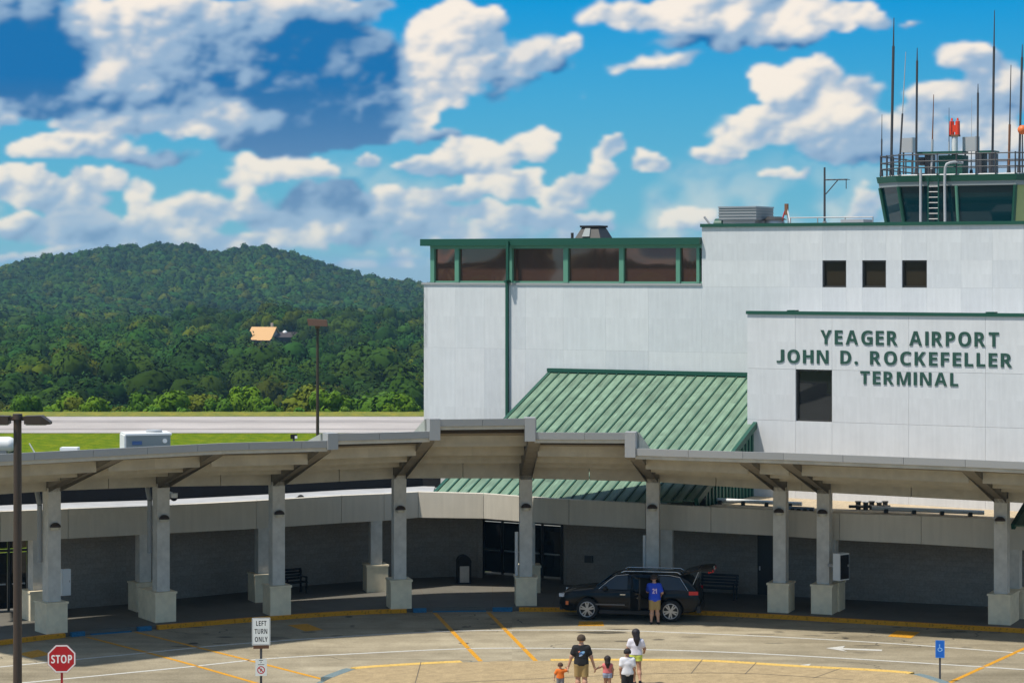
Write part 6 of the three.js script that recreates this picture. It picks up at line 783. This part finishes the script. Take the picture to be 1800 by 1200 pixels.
// own axes: the person faces -z, x to the person's right; spec gives joints as fractions of the height
function person(label, base, turn, H, o) {
  const t = thing('person', label, 'person', base, turn), s = (p) => p.map((v) => v * H), kid = o.kid ? 1 : 0, hr = (kid ? 0.078 : 0.064) * H, w = o.width ?? 1, lean = o.lean ?? 0;
  const sh = kid ? 0.095 : 0.103, neckY = kid ? 0.79 : 0.825, J = { pelvis: s([0, 0.525, 0]), chest: s([0, 0.70, -lean * 0.17]), neck: s([0, neckY, -lean * 0.27]), head: s([o.headX ?? 0, kid ? 0.905 : 0.93, -lean * 0.38 - 0.01]) };
  const shoulderY = neckY - 0.042;
  const arm = [-1, 1].map((q, i) => { const S = s([q * sh * w, shoulderY, -lean * 0.26]); const a = o.arms?.[i]; return { S, E: a ? s(a[0]) : s([q * (sh + 0.035) * w, 0.62, 0.02 - lean * 0.2]), Hd: a ? s(a[1]) : s([q * (sh + 0.03) * w, 0.475, -0.05 - lean * 0.2]) }; });
  const leg = [-1, 1].map((q, i) => { const g = o.legs?.[i] ?? [[q * 0.052, 0.285, -0.01], [q * 0.055, 0.045, 0.015]]; return { P: s([q * 0.05 * w, 0.50, 0]), K: s(g[0]), A: s(g[1]) }; });
  const r = (v) => v * H * w;
  const torso = [[s([-0.055, 0.72, -lean * 0.19]), s([0.055, 0.72, -lean * 0.19]), r(0.068), r(0.068), 0.8], [s([-0.045, 0.6, -lean * 0.08]), s([0.045, 0.6, -lean * 0.08]), r(0.062), r(0.062), 0.85], [s([-0.045, 0.525, 0.005]), s([0.045, 0.525, 0.005]), r(0.07), r(0.07), 0.9], [J.pelvis, J.chest, r(0.075), r(0.08), 0.85], [arm[0].S, arm[1].S, r(0.036), r(0.036)], [s([0, neckY + 0.005, -lean * 0.27]), lerp3(arm[0].S, arm[1].S, 0.22), r(0.032), r(0.034)], [s([0, neckY + 0.005, -lean * 0.27]), lerp3(arm[0].S, arm[1].S, 0.78), r(0.032), r(0.034)]];
  const neck = [J.neck, lerp3(J.neck, J.head, 0.6), r(0.036), r(0.032)], armB = arm.flatMap((a) => [[a.S, a.E, r(0.038), r(0.029)], [a.E, a.Hd, r(0.028), r(0.019)]]);
  const legB = leg.flatMap((l) => [[l.P, l.K, r(0.062), r(0.038)], [l.K, lerp3(l.K, l.A, 0.35), r(0.036), r(0.039)], [lerp3(l.K, l.A, 0.35), l.A, r(0.039), r(0.022)]]);
  const foot = leg.map((l) => [[l.A[0], Math.max(l.A[1] - 0.02 * H, 0.022 * H), l.A[2] + 0.012 * H], [l.A[0] + 0.004 * H, Math.max(l.A[1] - 0.027 * H, 0.018 * H) - (l.A[1] > 0.06 * H ? 0.05 * H : 0), l.A[2] - 0.10 * H + (l.A[1] > 0.06 * H ? 0.03 * H : 0)], r(0.024), r(0.019)]);
  const hx = J.head[0], hy = J.head[1], hz = J.head[2];
  const headB = [[[hx, hy + 0.012 * H, hz + 0.008 * H], [hx, hy + 0.012 * H, hz - 0.012 * H], hr * 0.98, hr * 0.92], [[hx, hy - hr * 0.55, hz - hr * 0.35], [hx, hy - hr * 0.85, hz - hr * 0.5], hr * 0.62, hr * 0.42], [[hx, hy - hr * 0.15, hz - hr * 1.0], [hx, hy - hr * 0.3, hz - hr * 1.12], hr * 0.13, hr * 0.17], [[hx - hr * 0.95, hy - hr * 0.05, hz + hr * 0.1], [hx - hr * 0.97, hy - hr * 0.35, hz + hr * 0.05], hr * 0.17, hr * 0.12], [[hx + hr * 0.95, hy - hr * 0.05, hz + hr * 0.1], [hx + hr * 0.97, hy - hr * 0.35, hz + hr * 0.05], hr * 0.17, hr * 0.12]];
  const skinB = [...torso, neck, ...armB, ...legB, ...foot], b = bounds(skinB), cell = 0.0135 * Math.max(H / 1.75, 0.7);
  const bodyG = nets(field(skinB, 0.03 * H), b[0], b[1], cell), hb = bounds(headB.concat([neck]), 0.02), headG = nets(field([...headB, neck], 0.012 * H), hb[0], hb[1], 0.007);
  // hands: palm, four fingers bent a little, thumb from the side of the palm
  const hands = arm.map((a, i) => { const q = i ? 1 : -1, d = V3(...a.Hd).sub(V3(...a.E)).normalize(), u = H * 0.1, out = V3(q, 0, 0).addScaledVector(d, -d.x * q).normalize(), across = d.clone().cross(out).normalize(), P = (l, c, n) => { const v = V3(...a.Hd).addScaledVector(d, l * u).addScaledVector(across, c * u).addScaledVector(out, n * u); return [v.x, v.y, v.z]; };
    const bl = [[P(0, -0.12, 0), P(0.42, -0.16, 0), 0.16 * u, 0.13 * u], [P(0, 0.12, 0), P(0.42, 0.16, 0), 0.16 * u, 0.13 * u]];
    [[-0.24, 0.30], [-0.08, 0.36], [0.08, 0.34], [0.24, 0.25]].forEach(([c, l]) => { bl.push([P(0.45, c, 0), P(0.45 + l * 0.6, c * 1.1, -0.08), 0.085 * u, 0.075 * u], [P(0.45 + l * 0.6, c * 1.1, -0.08), P(0.45 + l * 0.85, c * 1.1, -0.3), 0.075 * u, 0.06 * u]); });
    bl.push([P(0.08, -0.22 * 1, 0), P(0.34, -0.44, -0.08), 0.1 * u, 0.08 * u], [P(0.34, -0.44, -0.08), P(0.54, -0.42, -0.16), 0.08 * u, 0.065 * u], [a.Hd, P(0.05, 0, 0), r(0.019), 0.17 * u]); const bb = bounds(bl, 0.01); return nets(field(bl, 0.06 * u), bb[0], bb[1], 0.06 * u); });
  L('body', merge([bodyG, headG, ...hands]), o.skin, t);
  const cloth = (name, bones, grow, clip, m, k = 0.035) => { const bs = bones.map(([p, q, ra, rb, fz]) => [p, q, ra + grow, rb + grow, fz]), f = field(bs, k * H), bd = bounds(bs, 0.03); return L(name, nets((x, y, z) => Math.max(f(x, y, z), clip(x, y, z)), bd[0], bd[1], cell), m, t); };
  const sleeve = o.sleeve ?? 0.62, up = arm.map((a) => [a.S, lerp3(a.S, a.E, sleeve), r(0.036), r(0.038)]);
  const hem = (o.hem ?? 0.50) * H, nk = (neckY + 0.012) * H;
  const shirt = cloth('shirt', [...torso, ...(o.sleeve === 0 ? [] : up)], 0.012 * H, (x, y) => Math.max(hem - y, y - nk), o.shirt);
  if (o.emblem) o.emblem(shirt, H, J);
  const pl2 = (o.shortHem ?? 0.30) * H; cloth(o.shortsName ?? 'shorts', [torso[2], ...legB.filter((_, i) => i % 3 === 0).map(([p, q, ra, rb]) => [p, q, ra * 1.04, rb * (o.flare ?? 1.45)]), ...leg.map((l) => [l.K, lerp3(l.K, l.A, 0.1), r(0.05), r(0.05)])], 0.009 * H, (x, y) => Math.max(pl2 - y, y - (hem + 0.035 * H)), o.shorts, 0.02);
  L('shoes', merge(foot.map((f) => { const bs = [[f[0], f[1], f[2] + 0.007 * H, f[3] + 0.008 * H]], bd = bounds(bs, 0.02); return nets(field(bs, 0.01), bd[0], bd[1], 0.009); })), o.shoes, t);
  const hairB = [headB[0], ...(o.longHair ? [[[hx, hy + hr * 0.3, hz + hr * 0.55], [hx + (o.hairX ?? 0) * H, hy - o.longHair * 0.5 * H, hz + hr * 0.85], hr * 0.85, hr * 0.72], [[hx + (o.hairX ?? 0) * H, hy - o.longHair * 0.5 * H, hz + hr * 0.85], [hx + (o.hairX ?? 0) * 1.2 * H, hy - o.longHair * H, hz + hr * 0.95], hr * 0.72, hr * 0.35]] : [])].map(([p, q, ra, rb]) => [p, q, ra + 0.012 * H, rb + 0.01 * H]), hbd = bounds(hairB, 0.02), hf = field(hairB, 0.02 * H);
  L('hair', nets((x, y, z) => { const fring = (hash3(Math.round(x * 90), 0, Math.round(z * 90)) - 0.5) * 0.008; return Math.max(hf(x, y, z) + fring, o.longHair ? Math.max(-(z - hz) - hr * 0.75, (hy - hr * 0.05) - y - (z > hz + hr * 0.1 ? 9 : 0)) : Math.max((hy - hr * 0.28) - y + (z < hz ? (hz - z) * 0.9 : 0), -(z - hz) - hr * 0.85)); }, hbd[0], hbd[1], 0.009), o.hair, t);
  for (const q of [-1, 1]) L('eye', new THREE.SphereGeometry(hr * 0.1, 8, 6), M.frameDark, t, hx + q * hr * 0.38, hy - hr * 0.02, hz - hr * 0.93);
  return t;
}
const skinA = mat(0.48, 0.27, 0.18, 0.6), skinB = mat(0.40, 0.21, 0.13, 0.6), khaki = mat(0.36, 0.25, 0.10, 0.9), blackCloth = mat(0.012, 0.012, 0.014, 0.9), whiteCloth = mat(0.68, 0.68, 0.72, 0.9);
const ISL = 0.149, stand = (px, py, h = ISL) => groundAt(px, py, h);
// prints on the backs of shirts lie a hair above the cloth
function backPrint(shirt, H, y0, y1, w, draw) { const m = printed(128, 128, draw); shirt.geometry.computeBoundingBox(); const g = new THREE.PlaneGeometry(w * H, (y1 - y0) * H, 12, 8), p = g.attributes.position, ray = new THREE.Raycaster(); shirt.updateMatrixWorld(true); const dir = V3(0, 0, -1).transformDirection(shirt.matrixWorld); for (let i = 0; i < p.count; i++) { const o = V3(p.getX(i), p.getY(i) + (y0 + y1) / 2 * H, 1); ray.set(o.clone().applyMatrix4(shirt.matrixWorld), dir); const hit = ray.intersectObject(shirt, false)[0]; p.setXYZ(i, o.x, o.y, hit ? shirt.worldToLocal(hit.point.clone()).z + 0.006 : 0.1 * H); } g.computeVertexNormals(); L('shirt_print', g, m, shirt); }
// father holding a child by each hand
const dadP = stand(1022, 1220), kidP = stand(985, 1220), girlP = stand(1068, 1219);
const rel = (from, p, H) => [(p.x - from.x) / H, p.y / H, (p.z - from.z) / H];
const DH = 1.78, KH = 0.96, GH = 1.15, handL = V3(dadP.x - 0.40, 0.80, dadP.z - 0.04), handR = V3(dadP.x + 0.40, 0.79, dadP.z - 0.04);
person('man in a black printed shirt and khaki shorts holding two children by the hand', dadP, 0, DH, { skin: skinA, shirt: blackCloth, shorts: khaki, shoes: mat(0.08, 0.08, 0.08, 0.8), hair: mat(0.06, 0.04, 0.025, 0.9), sleeve: 0.6, hem: 0.49, arms: [[[-0.165, 0.64, 0.0], rel(dadP, handL, DH)], [[0.165, 0.64, 0.0], rel(dadP, handR, DH)]], legs: [[[-0.056, 0.285, -0.03], [-0.058, 0.045, 0.02]], [[0.058, 0.285, 0.0], [0.06, 0.06, 0.07]]], emblem: (s, H) => backPrint(s, H, 0.63, 0.77, 0.15, (x, W, Hh) => { x.fillStyle = '#101114'; x.fillRect(0, 0, W, Hh); const blob = (c, a, b, r1, r2) => { x.fillStyle = c; x.beginPath(); x.ellipse(a, b, r1, r2, -0.5, 0, 7); x.fill(); }; blob('#5b8fc0', 70, 58, 44, 26); blob('#8fb9dd', 92, 44, 22, 16); blob('#2c4f86', 52, 66, 20, 12); blob('#c9765e', 30, 34, 16, 10); blob('#9db4d6', 58, 88, 34, 13); blob('#3d6aa5', 80, 72, 14, 9); }) });
person('small child in an orange shirt holding the man\u2019s left hand', kidP, 0, KH, { kid: true, skin: skinA, shirt: mat(0.72, 0.16, 0.015, 0.9), shorts: mat(0.2, 0.2, 0.22, 0.9), shoes: blackCloth, hair: mat(0.09, 0.05, 0.03, 0.9), sleeve: 0.75, arms: [[[-0.16, 0.64, 0.0], [-0.19, 0.49, -0.03]], [[0.2, 0.74, 0.0], rel(kidP, handL.clone().add(V3(-0.05, -0.04, 0)), KH)]], legs: [[[-0.055, 0.27, -0.02], [-0.055, 0.045, 0.03]], [[0.055, 0.27, 0.0], [0.055, 0.05, 0.05]]] });
person('little girl with long dark hair in a pink top and denim shorts', girlP, 0, GH, { kid: true, skin: skinB, shirt: mat(0.62, 0.16, 0.16, 0.9), shorts: mat(0.30, 0.36, 0.5, 0.9), shoes: whiteCloth, hair: mat(0.02, 0.013, 0.011, 0.75), sleeve: 0, hem: 0.55, shortHem: 0.42, longHair: 0.2, arms: [[[-0.2, 0.70, 0.0], rel(girlP, handR.clone().add(V3(0.06, -0.03, 0)), GH)], [[0.14, 0.64, 0.02], [0.14, 0.48, -0.04]]], legs: [[[-0.05, 0.27, -0.04], [-0.05, 0.045, -0.01]], [[0.05, 0.27, 0.01], [0.05, 0.055, 0.07]]] });
person('boy in a white T-shirt and black shorts walking behind the woman', stand(1103, 1229), 0, 1.50, { skin: skinB, shirt: whiteCloth, shorts: blackCloth, shoes: mat(0.1, 0.1, 0.1, 0.8), hair: mat(0.012, 0.01, 0.01, 0.8), sleeve: 0.6, hem: 0.47, shortHem: 0.27, flare: 1.6, width: 0.98, legs: [[[-0.054, 0.28, 0.0], [-0.055, 0.05, 0.05]], [[0.054, 0.28, -0.03], [0.056, 0.045, 0.0]]] });
person('woman with long dark hair in a white top and lime shorts, one foot lifted', stand(1118, 1203), -0.12, 1.70, { skin: skinB, shirt: mat(0.66, 0.64, 0.72, 0.9), shorts: mat(0.55, 0.62, 0.10, 0.9), shoes: blackCloth, hair: mat(0.013, 0.009, 0.013, 0.6), sleeve: 0.55, hem: 0.545, shortHem: 0.435, flare: 1.7, longHair: 0.2, hairX: 0.02, width: 0.92, arms: [[[-0.15, 0.65, -0.01], [-0.13, 0.53, -0.09]], [[0.155, 0.65, -0.01], [0.15, 0.60, -0.10]]], legs: [[[-0.05, 0.285, -0.05], [-0.03, 0.045, -0.02]], [[0.06, 0.28, 0.02], [0.085, 0.10, 0.13]]] });
person('man in a blue sports shirt and khaki shorts leaning into the open car door', stand(1151, 1096.5, 0), 0.05, 1.76, { skin: skinA, shirt: mat(0.02, 0.07, 0.55, 0.85), shorts: khaki, shoes: blackCloth, hair: mat(0.04, 0.025, 0.02, 0.85), sleeve: 0.7, hem: 0.47, lean: 0.35, arms: [[[-0.13, 0.66, -0.14], [-0.08, 0.62, -0.26]], [[0.16, 0.64, -0.06], [0.15, 0.57, -0.18]]], legs: [[[-0.055, 0.285, -0.01], [-0.075, 0.045, 0.02]], [[0.055, 0.285, -0.01], [0.075, 0.045, 0.02]]], emblem: (s, H) => backPrint(s, H, 0.62, 0.76, 0.11, (x, W, Hh) => { x.fillStyle = '#2a44b8'; x.fillRect(0, 0, W, Hh); x.font = 'bold 118px sans-serif'; x.textAlign = 'center'; x.textBaseline = 'middle'; x.strokeStyle = '#b84a6a'; x.lineWidth = 10; x.strokeText('21', W / 2, Hh / 2 + 4); x.fillStyle = '#c9cdea'; x.fillText('21', W / 2, Hh / 2 + 4); }) });
// ---------------------------------------------------------------- the air over the hills
scene.fog = new THREE.FogExp2(C(0.36, 0.66, 0.95), 0.00010);
renderer.render(scene, camera);
